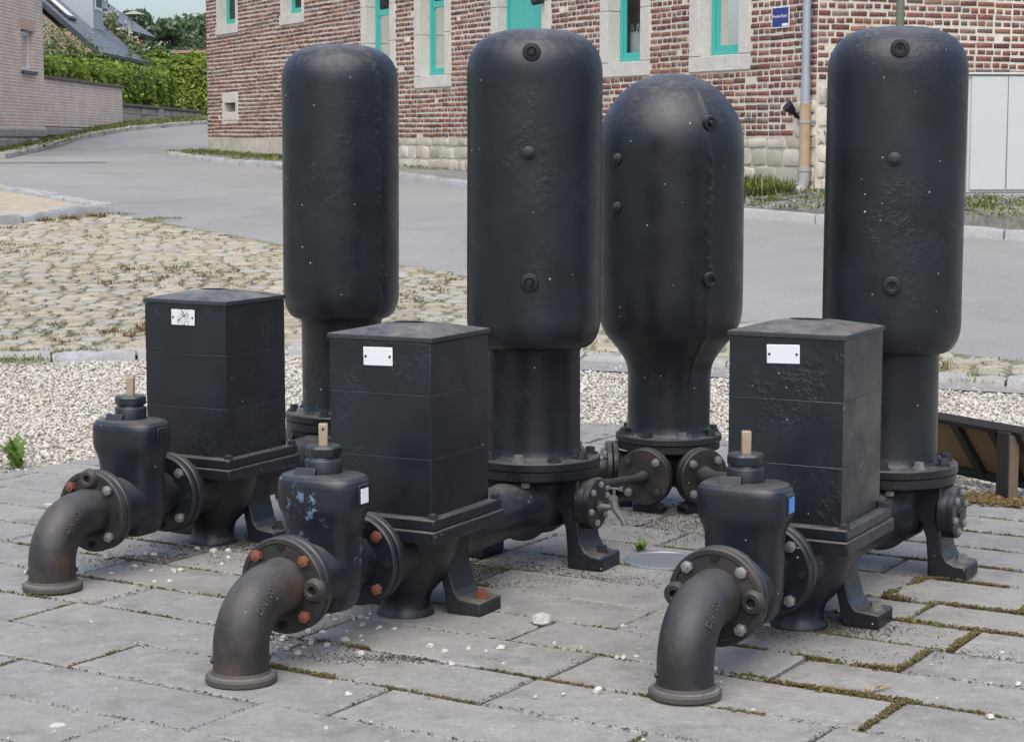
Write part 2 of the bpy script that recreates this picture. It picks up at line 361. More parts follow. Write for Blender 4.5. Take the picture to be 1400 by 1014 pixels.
def mat_brickwall(name, c1, c2, mortar, bl=.22, bh=.068, ms=.012, plane='YZ', mix=.0):
    t = NT(name); sp = t.n.new('ShaderNodeSeparateXYZ'); t.wire(t.tc.outputs['Object'], sp.inputs[0]); cb = t.n.new('ShaderNodeCombineXYZ')
    t.wire(sp.outputs[1 if plane == 'YZ' else 0], cb.inputs[0]); t.wire(sp.outputs[2], cb.inputs[1])
    b = t.n.new('ShaderNodeTexBrick'); t.wire(cb.outputs[0], b.inputs['Vector']); b.inputs['Scale'].default_value = 1; b.inputs['Brick Width'].default_value = bl; b.inputs['Row Height'].default_value = bh
    b.inputs['Mortar Size'].default_value = ms; b.inputs['Color1'].default_value = (*c1, 1); b.inputs['Color2'].default_value = (*c2, 1); b.inputs['Mortar'].default_value = (*mortar, 1)
    n = t.noise(t.tc.outputs['Object'], 1.4, 7, .6); col = t.mix(t.ramp(n, [(.35, .3), (.7, 0.0)]), b.outputs['Color'], tuple(x * .55 for x in c1)); t.col(col); t.rough(.9)
    t.bump(t.math('SUBTRACT', 1.0, b.outputs['Fac']), .6, .012); return t.m
M['pinkbrick'] = mat_brickwall('pink_brick', (.55, .345, .255), (.71, .50, .385), (.76, .68, .58), ms=.016)
M['pinkbrick_x'] = mat_brickwall('pink_brick_gable', (.30, .185, .14), (.46, .31, .24), (.40, .35, .30), plane='XZ')
M['orangebrick_x'] = mat_brickwall('orange_brick', (.36, .17, .10), (.46, .24, .15), (.42, .34, .28), plane='XZ')
M['upperbrick'] = mat_brickwall('upper_old_brick', (.12, .042, .034), (.23, .08, .055), (.58, .54, .48), plane='XZ')
def mat_slate():
    t = NT('slate_roof'); b = t.n.new('ShaderNodeTexBrick'); t.wire(t.tc.outputs['UV'], b.inputs['Vector']); b.inputs['Scale'].default_value = 1; b.inputs['Brick Width'].default_value = .3; b.inputs['Row Height'].default_value = .2
    b.inputs['Mortar Size'].default_value = .012; b.inputs['Color1'].default_value = (.13, .14, .155, 1); b.inputs['Color2'].default_value = (.19, .20, .215, 1); b.inputs['Mortar'].default_value = (.07, .075, .085, 1)
    t.wire(b.outputs['Color'], t.b.inputs['Base Color']); t.rough(.6); t.bump(t.math('SUBTRACT', 1.0, b.outputs['Fac']), .5, .02); return t.m
M['slate'] = mat_slate()
M['fascia'] = plain('dark_fascia', (.035, .04, .05), .5, 0, .1, 5, 0)
M['pvc'] = plain('white_frame', (.68, .69, .70), .4, 0, .03, 5, 0)
M['lintel'] = plain('pink_lintel_brick', (.55, .37, .29), .9, 0, .15, 9)
M['coping'] = mat_stone('dark_coping', (.09, .08, .065), (.16, .14, .115), (.13, .11, .09), 6)
M['splitblock'] = mat_stone('split_face_block', (.30, .25, .19), (.44, .37, .285), (.38, .335, .27), 6, .8)
M['plinth'] = mat_stone('rough_grey_plinth', (.24, .23, .205), (.38, .36, .325), (.33, .31, .28), 5, .9)
def mat_leaf(name, pal, trans=.25):
    t = NT(name); r = t.attr('rnd'); n = len(pal); c = t.ramp(r, [((i + .5) / n, k) for i, k in enumerate(pal)]); t.col(c); t.rough(.55)
    out = t.n['Material Output']; tl = t.n.new('ShaderNodeBsdfTranslucent'); t.wire(c, tl.inputs[0]); mx = t.n.new('ShaderNodeMixShader'); mx.inputs[0].default_value = trans
    t.wire(t.b.outputs[0], mx.inputs[1]); t.wire(tl.outputs[0], mx.inputs[2]); t.wire(mx.outputs[0], out.inputs[0]); return t.m
M['leaf_hedge'] = mat_leaf('laurel_leaf', [(.11, .17, .022), (.22, .32, .042), (.33, .43, .075), (.17, .25, .035)], .4)
M['leaf_dark'] = mat_leaf('dark_leaf', [(.06, .10, .05), (.095, .145, .07), (.12, .17, .08)], .35)  # palette lightened and blued: distance haze painted into the leaf colours
M['leaf_tree'] = mat_leaf('tree_leaf', [(.075, .12, .065), (.12, .175, .095), (.155, .205, .11)], .35)  # bluish distance haze painted into these leaf greens too
M['leaf_mid'] = mat_leaf('shrub_leaf', [(.05, .09, .02), (.09, .15, .035), (.13, .18, .05)], .3)
M['leaf_bloom'] = mat_leaf('climber_leaf', [(.06, .10, .03), (.12, .17, .05), (.5, .47, .34), (.1, .15, .04)], .3)
M['leaf_rust'] = mat_leaf('russet_leaf', [(.10, .12, .03), (.22, .15, .05), (.12, .15, .04)], .3)
M['bark'] = plain('bark', (.07, .06, .045), .9, 0, .3, 8, .5)
M['grass'] = mat_leaf('grass_blade', [(.085, .12, .025), (.15, .19, .045), (.25, .235, .08), (.12, .165, .035)], .3)
M['grass_dry'] = mat_leaf('dry_weed', [(.16, .07, .03), (.25, .18, .06), (.12, .13, .03), (.20, .11, .04)], .3)
M['dandelion'] = mat_leaf('dandelion_leaf', [(.10, .18, .03), (.17, .26, .05), (.13, .22, .04)], .35)
M['moss'] = mat_stone_attr('joint_moss', [(.07, .065, .018), (.14, .10, .03), (.10, .06, .024), (.15, .15, .035)], 60)
M['debris'] = mat_stone_attr('soil_debris', [(.035, .03, .025), (.07, .06, .045), (.1, .085, .06), (.05, .035, .02)], 60)
M['stone_loose'] = mat_stone('loose_grey_stone', (.33, .33, .31), (.5, .49, .46), (.42, .41, .38), 30)
M['twig'] = plain('dry_twig', (.3, .23, .17), .9, 0, .3, 50)

# ---------------------------------------------------------------- terrain
_TY = [-50, 8.5, 10.5, 14, 20, 26, 37, 42, 52, 65, 80, 120, 800]; _TZ = [0, 0, .05, .2, .5, .66, .86, .98, 1.5, 1.82, 2.2, 2.6, 4]
def terr(y):
    y = np.asarray(y, float); w = np.clip((y - 8) * .12, 0, 1.6)
    return sum(np.interp(y + w * k, _TY, _TZ) for k in (-1, -.5, 0, .5, 1)) / 5
def region(name, poly, off, mat, step=.5, skirt=.0, zfun=None):
    bm = bmesh.new(); f = bm.faces.new([bm.verts.new((x, y, 0)) for x, y in poly])
    bmesh.ops.triangulate(bm, faces=[f]); ys = [p[1] for p in poly]; y = math.floor(min(ys) / step) * step
    while y < max(ys):
        if y > 7: bmesh.ops.bisect_plane(bm, geom=bm.verts[:] + bm.edges[:] + bm.faces[:], plane_co=(0, y, 0), plane_no=(0, 1, 0))
        y += step if y < 70 else step * 8
    for v in bm.verts: v.co.z = float(terr(v.co.y)) + off if zfun is None else zfun(v.co.x, v.co.y)
    bmesh.ops.recalc_face_normals(bm, faces=bm.faces)
    if bm.faces[:] and sum(q.normal.z for q in bm.faces) < 0: bmesh.ops.reverse_faces(bm, faces=bm.faces)
    if skirt:
        be = [e for e in bm.edges if e.is_boundary]; g = bmesh.ops.extrude_edge_only(bm, edges=be)
        for v in g['geom']:
            if isinstance(v, bmesh.types.BMVert): v.co.z -= skirt
    me = bpy.data.meshes.new(name); bm.to_mesh(me); bm.free(); me.materials.append(mat)
    o = link(bpy.data.objects.new(name, me)); tag(o, kind='structure'); return o
def in_poly(x, y, poly):
    x = np.asarray(x); y = np.asarray(y); c = np.zeros(x.shape, bool); n = len(poly)
    for i in range(n):
        x0, y0 = poly[i]; x1, y1 = poly[(i + 1) % n]
        if y0 == y1: continue
        k = ((y0 > y) != (y1 > y)) & (x < (x1 - x0) * (y - y0) / (y1 - y0) + x0); c ^= k
    return c
region('ground', [(-500, -40), (500, -40), (500, 700), (-500, 700)], -.09, M['ground'], 2.0)
CURB = [(-4.6, 9.8), (-2.64, 10.16), (-1.95, 10.3), (-1.23, 10.48), (-.39, 10.48), (.46, 10.24), (1.11, 9.98), (2.07, 9.42), (2.42, 9.3), (3.6, 8.85)]
ROADNEAR = [(-3.92, 19.2), (-2.83, 17.64), (-1.89, 16.26), (-.31, 14.0), (.56, 12.68), (2.32, 10.4), (2.62, 10.06), (3.7, 9.0)]
region('road', [(-60, 24), (-9.5, 24.0), (-6.5, 15)] + [(-3.9, 11.5), (3.6, 8.6), (30, 2), (40, 8), (40, 64), (-9.5, 64), (-9.9, 46), (-9.2, 37.2), (-9.0, 35), (-60, 40)], -.004, M['asphalt'])
EDGE = [(-2.6, 4.9), (-2.05, 6.4), (-1.81, 6.92), (-1.70, 7.13), (-1.45, 7.36), (-.5, 7.95), (.1, 8.22), (.42, 8.2), (.75, 7.85), (1.55, 6.64), (2.3, 5.5), (2.6, 3.5), (1.5, 2.8), (-1.5, 2.8)]
plaza = region('plaza_bed', EDGE, 0, M['soil'], 1.0, 0, lambda x, y: -.011)
region('gravel_bed', [(-4.6, 9.8), (-6, 5), (-6, 2), (6, 2), (6, 6), (3.6, 8.85)] + CURB[::-1][1:-1], 0, M['gravel_bed'], .5, 0, lambda x, y: float(terr(y)) - .022)
SANDP = [(-3.93, 19.3), (-4.96, 21.08), (-5.76, 22.36), (-8.5, 26.5), (-14, 26), (-9, 13), (-6.2, 15.4), (-4.61, 17.86), (-4.27, 18.42)]
region('cobble_bed', [(-6.4, 15.2), (-4.61, 17.9), (-4.27, 18.42)] + ROADNEAR + [(3.6, 8.85)] + CURB[::-1][1:-1] + [(-4.6, 9.8), (-7.5, 10)], .0075, M['cobble_bed'])
region('sand_path', SANDP, .045, M['sand'], .5, .06)
region('verge', [(-10.4, 33.5), (-9.05, 35.2), (-9.26, 37.1), (-9.82, 41.8), (-9.91, 45.1), (-9.64, 49.2), (-8.93, 51.9), (-8.45, 54.9), (-7.9, 60), (-8.2, 68), (-22, 70), (-22, 33.5)], .05, M['verge_soil'], .5, .1)

# ---------------------------------------------------------------- paving slabs of the plaza
TH = 0.488; U = np.array([math.sin(TH), math.cos(TH)]); V = np.array([math.cos(TH), -math.sin(TH)])
RAMS = [(-1.2104, 5.1222), (-.5918, 4.2282), (.3686, 4.1123)]
O3 = np.array(RAMS[2]); rot = R(-3.4)
VR = V * math.cos(rot) + U * math.sin(rot); UR = U * math.cos(rot) - V * math.sin(rot)
def S2W(a, b): return O3 + VR * a + UR * b
def clip_poly(poly, clip):
    area = sum(clip[i][0] * clip[(i + 1) % len(clip)][1] - clip[(i + 1) % len(clip)][0] * clip[i][1] for i in range(len(clip)))
    sg = 1 if area > 0 else -1; out = poly
    for i in range(len(clip)):
        a = clip[i]; b = clip[(i + 1) % len(clip)]; inp = out; out = []
        if not inp: return []
        def side(p): return sg * ((b[0] - a[0]) * (p[1] - a[1]) - (b[1] - a[1]) * (p[0] - a[0]))
        for j in range(len(inp)):
            p = inp[j]; q = inp[(j + 1) % len(inp)]; sp_, sq = side(p), side(q)
            if sp_ >= 0: out.append(p)
            if sp_ * sq < 0: t = sp_ / (sp_ - sq); out.append((p[0] + (q[0] - p[0]) * t, p[1] + (q[1] - p[1]) * t))
    return out
rows = [-.055, .185, .412, .636, .857, 1.078, 1.345, 1.573]
rows = [b + .3 * math.tan(R(3.4)) for b in rows]
while rows[0] > -1.9: rows.insert(0, rows[0] - .236)
while rows[-1] < 5.2: rows.append(rows[-1] + .232)
anchors = {0: .413, 1: -.57, 2: -.405, 3: .355, 5: .383, -1: -.348, -2: -1.29}
i0 = next(i for i, b in enumerate(rows) if abs(b - (-.055 + .3 * math.tan(R(3.4)))) < 1e-6)
JOINTS = []                                     # cross joints (row, a) kept for the moss
slab_centres = []
for i in range(len(rows) - 1):
    b0, b1 = rows[i], rows[i + 1]; a = anchors.get(i - i0, random.uniform(0, .7)); L = []
    x = a
    while x > -4.6: L.append(x); x -= random.uniform(.6, .76)
    L = L[::-1]; x = a + random.uniform(.6, .76)
    while x < 3.4: L.append(x); x += random.uniform(.6, .76)
    for k in range(len(L) - 1):
        wide = .0015 + random.random() * .0022
        if L[k] > -.6 and b0 > .55: wide += .004
        g = wide; j = lambda: random.uniform(-.0025, .0025)
        c4 = [(L[k] + g + j(), b0 + g + j()), (L[k + 1] - g + j(), b0 + g + j()), (L[k + 1] - g + j(), b1 - g + j()), (L[k] + g + j(), b1 - g + j())]
        # worn, slightly uneven outline
        out = []
        for q in range(4):
            p, r_ = c4[q], c4[(q + 1) % 4]; m = 5 if q % 2 == 0 else 2
            for t in range(m): out.append((p[0] + (r_[0] - p[0]) * t / m + (random.uniform(-.0022, .0022) if t else 0), p[1] + (r_[1] - p[1]) * t / m + (random.uniform(-.0022, .0022) if t else 0)))
        pw = [tuple(S2W(*p)) for p in out]; pw = clip_poly(pw, EDGE)
        if len(pw) < 3: continue
        cx = sum(p[0] for p in pw) / len(pw); cy = sum(p[1] for p in pw) / len(pw)
        ar = abs(sum(pw[n][0] * pw[(n + 1) % len(pw)][1] - pw[(n + 1) % len(pw)][0] * pw[n][1] for n in range(len(pw)))) / 2
        if ar < .004 or cy < 2.9 or abs(cx) > cy * .34 + .4: continue
        JOINTS.append((i - i0, L[k], b0, b1))
        dz = random.uniform(-.003, .003); tx, ty = random.uniform(-.006, .006), random.uniform(-.006, .006)
        n = len(pw); vs = []
        for lev, ins in ((0, 0), (1, 0), (2, .006)):
            for (px, py) in pw:
                d = math.hypot(px - cx, py - cy); s_ = (d - ins) / d if d > .02 else 1
                lx, ly = (px - cx) * s_, (py - cy) * s_; z = (-.05, -.005, 0)[lev] + dz + tx * lx + ty * ly
                vs.append((lx, ly, z - .001 if lev else z))
        mb = MB(); mb.rings([vs[0:n], vs[n:2 * n], vs[2 * n:3 * n]])
        o = mb.obj('paving_slab', M['slab'], plaza, angle=25); o.location = (cx, cy, 0)

# ---------------------------------------------------------------- the three hydraulic rams
def L3(u, v, z): return (u, -v, z)
def hexbolt(mb): mb.cyl((0, 0, -.004), (0, 0, .009), .0138, n=6); mb.cyl((0, 0, .009), (0, 0, .0105), .0138, .0112, n=6); mb.cyl((0, 0, .0105), (0, 0, .0125), .006, .005, n=10)
def bigbolt(mb): mb.cyl((0, 0, -.004), (0, 0, .004), .019, n=20); mb.cyl((0, 0, .004), (0, 0, .018), .0145, .0138, n=6)
ROT_NEGU = (0, -math.pi / 2, 0)       # local +Z -> -u
def arc_path(Rb, zc, u1, z0, n=14):
    pts = [(0, 0, z0), (0, 0, (z0 + zc - Rb) / 2)]
    for k in range(n + 1):
        a = k / n * math.pi / 2; pts.append((Rb - Rb * math.cos(a), 0, zc - Rb + Rb * math.sin(a)))
    pts.append(((Rb + u1) / 2, 0, zc)); pts.append((u1, 0, zc)); return pts
ZC = .18
def flange_disc(u0, u1, r=.11, hub=None, rib=False):
    def fn(mb):
        prof = [(.05, 0), (r - .004, 0), (r, .004), (r, u1 - u0 - .003), (r - .003, u1 - u0), (.05, u1 - u0)]
        if rib: prof = [(.05, 0), (r - .016, 0), (r - .013, -.003), (r - .003, -.003), (r, .001), (r, u1 - u0 - .003), (r - .003, u1 - u0), (.05, u1 - u0)]
        mb.lathe(prof, (u0, 0, ZC), (1, 0, 0), 64)
    return fn
def sup_ring(w, d, z, n=40, e=3.0):
    out = []
    for k in range(n):
        t = 2 * math.pi * k / n; c, s = math.cos(t), math.sin(t)
        out.append(((abs(c) ** (2 / e)) * math.copysign(d, c), (abs(s) ** (2 / e)) * math.copysign(w, s), z))
    return out
UT = 1.412
def tank_prof(r, zt, zs, zb, zn, rn, zf):
    pts = [(rn + .012, zf), (rn + .004, zf + .012), (rn, zf + .03), (rn, zn - .012), (rn + .006, zn)]
    for k in range(1, 9):
        a = k / 8 * math.pi / 2; pts.append((rn + .012 + (r - rn - .012) * math.sin(a), zb - (zb - zn) * math.cos(a)))
    m = 90
    for k in range(1, m): pts.append((r, zb + (zs - zb) * k / m))
    for k in range(0, 13):
        a = k / 12 * math.pi / 2; e = .62
        pts.append((r * (math.cos(a) ** e if k < 12 else .0001), zs + (zt - zs) * math.sin(a) ** .9))
    return pts
def seam_wob(t0, amp):
    def w(t, z):
        d = (t - t0 + math.pi) % (2 * math.pi) - math.pi
        return amp * math.exp(-((d + .012 * math.sin(z * 23)) / .045) ** 2) * (.6 + .6 * math.sin(z * 143 + 3 * math.sin(z * 31)) * math.sin(z * 57 + t * 40)) + .0012 * math.sin(3 * t + 5 * z) 
    return w
def make_ram(idx, label, body, valve, elbow, bolts1, bolts2, plate, sticker, rz_off=0.0, seam=None, ztop=.728):
    root = empty('hydraulic_ram', (RAMS[idx][0], RAMS[idx][1], 0), math.pi / 2 - TH + rz_off)
    tag(root, label, 'water pump', 'hydraulic rams standing on the paving')
    # --- elbow pipe
    el = part('elbow_pipe', 'elbow', lambda mb: mb.tube(arc_path(.112, ZC, .162, .016), [.0635, .0615] + [.0615] * 15 + [.063, .066], 40, False), elbow, root)
    part('collar', 'collar', lambda mb: mb.lathe([(.055, .0), (.074, 0), (.0785, .004), (.0785, .014), (.074, .019), (.066, .021), (.0625, .028), (.05, .028)], (0, 0, 0), n=48), M['iron_collar'], el)
    fl = part('pipe_flange', 'flange1', flange_disc(.16, .179, rib=True), elbow, el)
    hd = []
    for k in range(4):
        a = math.pi / 4 + k * math.pi / 2; y, z = .09 * math.cos(a), ZC + .09 * math.sin(a)
        part('bolt', 'bolt', hexbolt, bolts1[k], el, loc=(.157, y, z), spin=a * 3 + k)
    bossk = 2 if idx else 1
    for k in range(4):
        a = k * math.pi / 2; y, z = -.09 * math.cos(a), ZC + .09 * math.sin(a)
        boss = (k == 0 and idx) or (k == 1 and not idx) or (k == 2 and idx == 2)
        if boss: part('lug', 'lug', lambda mb: mb.lathe([(.010, .0), (.010, -.012), (.012, -.014), (.021, -.014), (.026, -.008), (.028, .004), (.012, .004)], (0, 0, 0), (1, 0, 0), 28), elbow, el, loc=(.157, y, z))
        part('bolt_hole', 'bhole', lambda mb: mb.cyl((0, 0, 0), (.004, 0, 0), .0095, n=20), M['hole'], el, loc=(.1535 if boss else .1555, y, z))
    for a in (-.7, 2.2): part('casting_nub', 'nub', lambda mb: mb.lathe([(.0001, .006), (.005, .005), (.007, 0), (.007, -.008)], (0, 0, 0), n=12), elbow, el, loc=(.0615 * math.cos(a), .0615 * math.sin(a), .048), rot=(0, math.pi / 2, a) )
    tm = text_mesh('DN100', .023, .0026, M['iron_collar'], 'cast_lettering', el)
    # lettering follows the bend on its right-hand side
    a = R(50); c = Vector((.112 - .112 * math.cos(a), 0, ZC - .112 + .112 * math.sin(a))); tg = Vector((math.sin(a), 0, math.cos(a)))
    inner = Vector((math.cos(a), 0, -math.sin(a))); nrm = (Vector((0, -1, 0)) * .86 - inner * .5).normalized(); up = nrm.cross(tg)
    mt = Matrix((tg, up, nrm)).transposed().to_4x4(); mt.translation = c + nrm * .0605; tm.matrix_local = mt
    # --- gate valve
    secs = [(.085, .03, .03), (.095, .062, .05), (.115, .078, .058), (.15, .086, .063), (.20, .088, .064), (.275, .088, .064), (.298, .090, .066), (.315, .097, .069), (.33, .104, .073), (.343, .107, .075), (.385, .107, .075), (.398, .104, .073), (.407, .097, .067), (.411, .085, .058), (.412, .05, .04)]
    def vb(mb):
        mb.rings([[(x + .338, y, z) for x, y, z in sup_ring(w, d, z)] for z, w, d in secs])
        mb.lathe([(.062, 0), (.064, .02), (.070, .05), (.082, .10), (.086, .138), (.082, .18), (.070, .22), (.064, .255), (.062, .276)], (.196, 0, ZC), (1, 0, 0), 40)
    gv = part('gate_valve', 'valve', vb, valve, root)
    part('valve_flange', 'vfl1', flange_disc(.183, .203), valve, gv); part('valve_flange', 'vfl2', flange_disc(.468, .488), valve, gv)
    part('gasket', 'gsk1', lambda mb: mb.lathe([(.05, 0), (.1, 0), (.1, .0045), (.05, .0045)], (.1788, 0, ZC), (1, 0, 0), 40), M['gasket'], gv)
    part('bonnet_collar', 'bcol', lambda mb: mb.lathe([(.03, .0), (.043, 0), (.043, .036), (.0415, .0385), (.036, .0395), (.034, .046), (.02, .046)], (.338, 0, .405), n=40), valve, gv)
    def nut(mb):
        for k in range(2): pass
        n = 48; rs = []
        for r, z in ((.036, 0), (.041, .003), (.041, .020), (.037, .025), (.012, .026)):
            rs.append([(.338 + (r * (1 + (.045 * math.cos(6 * t) if r > .03 else 0))) * math.cos(t), (r * (1 + (.045 * math.cos(6 * t) if r > .03 else 0))) * math.sin(t), .450 + z) for t in [2 * math.pi * j / n for j in range(n)]])
        mb.rings(rs)
    part('packing_nut', 'pnut', nut, valve, gv)
    st = part('stem', 'stem', lambda mb: mb.box(-.0105, .0105, -.0105, .0105, 0, .052), M['brass'], gv, bevel=.002, loc=(.338, 0, .474), rot=(0, 0, .5))
    if idx == 1: part('pin_hole', 'pinhole', lambda mb: mb.cyl((-.0108, 0, .04), (-.0112, 0, .04), .003, n=14), M['hole'], st)
    part('bonnet_tab', 'tab', lambda mb: mb.box(-.004, .003, -.026, .026, -.012, .014), valve, gv, bevel=.002, loc=(.288, .018, .414), rot=(0, .35, .12))
    rc = part('sticker_frame', 'stfr', lambda mb: mb.box(-.021, .021, -.003, .003, -.024, .024), valve, gv, bevel=.002, loc=(.338, -.1065, .368))
    part('sticker', 'stk', lambda mb: mb.box(-.015, .015, -.001, .001, -.017, .017), sticker, gv, loc=(.338, -.1105, .366))
    # --- ram body below the box
    part('inlet_flange', 'ifl', flange_disc(.4935, .516, r=.112), body, root)
    for k in range(4):
        a = math.pi / 4 + k * math.pi / 2
        part('bolt', 'bolt', hexbolt, bolts2[k], gv, loc=(.466, .09 * math.cos(a), ZC + .09 * math.sin(a)), spin=a + k + idx)
        a2 = k * math.pi / 2; part('bolt_hole', 'bhole', None, M['hole'], gv, loc=(.4645, .09 * math.cos(a2), ZC + .09 * math.sin(a2)))
    def rb(mb):
        mb.lathe([(.072, .0), (.072, .006), (.064, .02), (.062, .04), (.068, .06), (.092, .085), (.112, .12), (.126, .16), (.135, .20), (.14, .222)], (.705, 0, 0), n=48)
        mb.lathe([(.085, 0), (.082, .02), (.086, .06), (.098, .12), (.105, .20)], (.51, 0, ZC), (1, 0, 0), 40)
    bd = part('pump_body', 'body', rb, body, root)
    # support foot on both sides under the base plate
    prof = [(.070, .215), (.070, .125), (.086, .06), (.098, 0), (.19, 0), (.19, .036), (.130, .042), (.116, .06), (.098, .125), (.096, .215)]
    for sd_ in (1, -1):
        ft = part('foot', 'foot%d' % sd_, lambda mb, sd_=sd_: mb.prism([(sd_ * a, b) for a, b in prof], lambda v, z: L3(.745, v, z), lambda v, z: L3(.857, v, z)), M['iron_moss'] if idx == 1 else body, bd, bevel=.004)
        part('bolt', 'bigbolt', bigbolt, bolts2[0] if idx else M['bolt_black'], bd, loc=L3(.80, sd_ * .165, .039))
    # --- base plate and box
    bp = part('base_plate', 'base', lambda mb: (mb.box(.558, .905, -.167, .167, .2475, .2745), mb.box(.552, .911, -.172, .172, .214, .2465)), body, root, bevel=.004)
    for (u, v) in ((.575, .155), (.89, .155), (.575, -.155), (.89, -.155)):
        part('bolt', 'bolt', hexbolt, M['bolt_black'], bp, loc=L3(u, v, .276))
    W = .1425; zt = ztop - .022
    def bx(mb):
        e = (.0016, .0005, .0009)[idx]; n = [(.274, 0), (.274 + .005, 0), (.413, 0), (.4137, -e), (.4148, -e), (.4155, 0), (.567, 0), (.5677, -e), (.5688, -e), (.5695, 0), (zt, 0)]
        mb.rings([[(.588 - d, -W - d, z), (.879 + d, -W - d, z), (.879 + d, W + d, z), (.588 - d, W + d, z)] for z, d in n])
    bo = part('pump_box', 'boxm%.3f' % ztop, bx, M['iron_box'], root, bevel=.0025, angle=20)
    def lid(mb):
        x0, x1, y0, y1 = .583, .884, -.1475, .1475; cx, cy = (x0 + x1) / 2, 0
        z = ztop - .0205; n = 24; sq = []
        def onsq(t, h):
            c, s = math.cos(t), math.sin(t); k = h / max(abs(c), abs(s)); return cx + c * k, cy + s * k
        ts = [2 * math.pi * j / n + math.pi / 4 for j in range(n)]
        r0 = [(*onsq(t, .1475), z) for t in ts]; r1 = [(*onsq(t, .1475), z + .009) for t in ts]; r2 = [(*onsq(t, .1465), z + .0115) for t in ts]
        r3 = [(cx + (onsq(t, .07)[0] - cx) * .6 + .034 * .4 * math.cos(t), cy + (onsq(t, .07)[1]) * .6 + .05 * .4 * math.sin(t), z + .030) for t in ts]
        r4 = [(cx + .028 * math.cos(t), cy + .045 * math.sin(t), z + .033) for t in ts]; r5 = [(cx + .028 * math.cos(t), cy + .045 * math.sin(t), z - .012) for t in ts]
        mb.rings([r0, r1, r2, r3, r4, r5], cap=False)
    ld = part('lid', 'lid%.3f' % ztop, lid, M['iron_lid'], bo, angle=30)
    part('lid_opening', 'lidhole%.3f' % ztop, lambda mb: mb.cyl((.7335, 0, zt - .006), (.7335, 0, zt + .001), .05, n=24), M['hole'], ld)
    if idx == 0:
        part('notch', 'notch', lambda mb: mb.prism([(.019 * math.cos(math.pi + math.pi * k / 10), .016 * math.sin(math.pi + math.pi * k / 10)) for k in range(11)], lambda y, z: (-.0012, y, z), lambda y, z: (.002, y, z)), M['hole'], bo, loc=L3(.5868, .112, zt + .003))
    pl = part('name_plate', 'nplate', lambda mb: mb.box(-.0015, .0015, -.041, .041, -.0225, .0225), plate, bo, bevel=.004, loc=L3(.585, (-.004, -.002, -.006)[idx], zt - .037), rot=((.0, -.02, -.03)[idx], 0, 0))
    for s_ in (-1, 1): part('screw', 'screw', lambda mb: mb.cyl((-.0018, 0, 0), (-.0028, 0, 0), .0032, n=10), M['bolt_black'], pl, loc=(0, s_ * .034, 0))
    # --- pipe to the air vessel
    part('delivery_pipe', 'dpipe', lambda mb: mb.lathe([(.09, 0), (.078, .05), (.074, .12), (.074, .46), (.08, .52), (.1, .56)], (.76, 0, .165), (1, 0, 0.012), 40), body, root)
    # --- base casting of the vessel: two legs joined by the arch below the flange
    def leg_poly(sd_):
        q = [(.0, .255), (.0, .19), (.05, .186), (.085, .172), (.110, .148), (.124, .11), (.129, .05), (.130, 0), (.236, 0), (.236, .036), (.23, .041), (.205, .043), (.185, .052), (.172, .075), (.166, .105), (.166, .255)]
        return [(sd_ * a, b) for a, b in q]
    bc = part('vessel_base', 'vbase', lambda mb: (mb.lathe([(.06, .09), (.098, .115), (.115, .16), (.118, .2), (.13, .235), (.178, .251), (.184, .255), (.184, .2775), (.05, .2775)], (UT, 0, 0), n=56)), body, root)
    for sd_ in (1, -1):
        part('leg', 'vleg%d' % sd_, lambda mb, sd_=sd_: mb.prism(leg_poly(sd_), lambda v, z: L3(UT - .055, v, z), lambda v, z: L3(UT + .07, v, z)), body, bc, bevel=.006)
        part('bolt', 'bigbolt', bigbolt, M['bolt_zinc'] if idx == 2 else M['bolt_black'], bc, loc=L3(UT + .012, sd_ * .206, .043))
        pf = part('port_flange', 'portfl%d' % sd_, lambda mb, sd_=sd_: mb.lathe([(.0001, -.06), (.05, -.06), (.052, -.02), (.066, -.012), (.071, -.008), (.071, .012), (.0705, .0145), (.071, .017), (.071, .032), (.068, .035), (.0001, .035)], L3(UT, sd_ * .165, .178), L3(0, sd_, 0), 44), body, bc)
        for k in range(6):
            if sd_ < 0 and k > 2: break
            a = k * math.pi / 3 + .3
            pb = part('bolt', 'bolt', hexbolt, M['bolt_zinc'], bc, loc=L3(UT + .053 * math.cos(a), sd_ * .2005, .178 + .053 * math.sin(a)), rot=(sd_ * math.pi / 2, 0, 0)); pb.scale = (.72, .72, .72)
        part('port_plug', 'pplug%d' % sd_, lambda mb, sd_=sd_: mb.lathe([(.014, 0), (.014, .006), (.007, .006), (.007, .001)], L3(UT, sd_ * .1995, .178), L3(0, sd_, 0), 16), M['bolt_black'], bc)
    # --- air vessel
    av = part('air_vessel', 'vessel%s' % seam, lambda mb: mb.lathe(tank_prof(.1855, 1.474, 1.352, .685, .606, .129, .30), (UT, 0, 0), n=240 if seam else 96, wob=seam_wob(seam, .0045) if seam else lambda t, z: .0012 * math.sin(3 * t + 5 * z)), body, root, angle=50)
    part('vessel_flange', 'vflange', lambda mb: mb.lathe([(.1, 0), (.183, 0), (.186, .003), (.186, .021), (.183, .024), (.1, .025)], (UT, 0, .2792), n=64), body, av)
    for k in range(10):
        a = k * math.pi / 5 + .2
        part('bolt', 'bigbolt', bigbolt, M['bolt_zinc'] if (k * 7 + idx) % 4 == 0 else M['bolt_black'], av, loc=(UT + .158 * math.cos(a), .158 * math.sin(a), .305), rot=(0, 0, a))
    part('nut', 'nutu', lambda mb: mb.cyl((0, 0, -.018), (0, 0, 0), .013, n=6), M['bolt_zinc'], av, loc=L3(UT - .15, .05, .253))
    return root, av
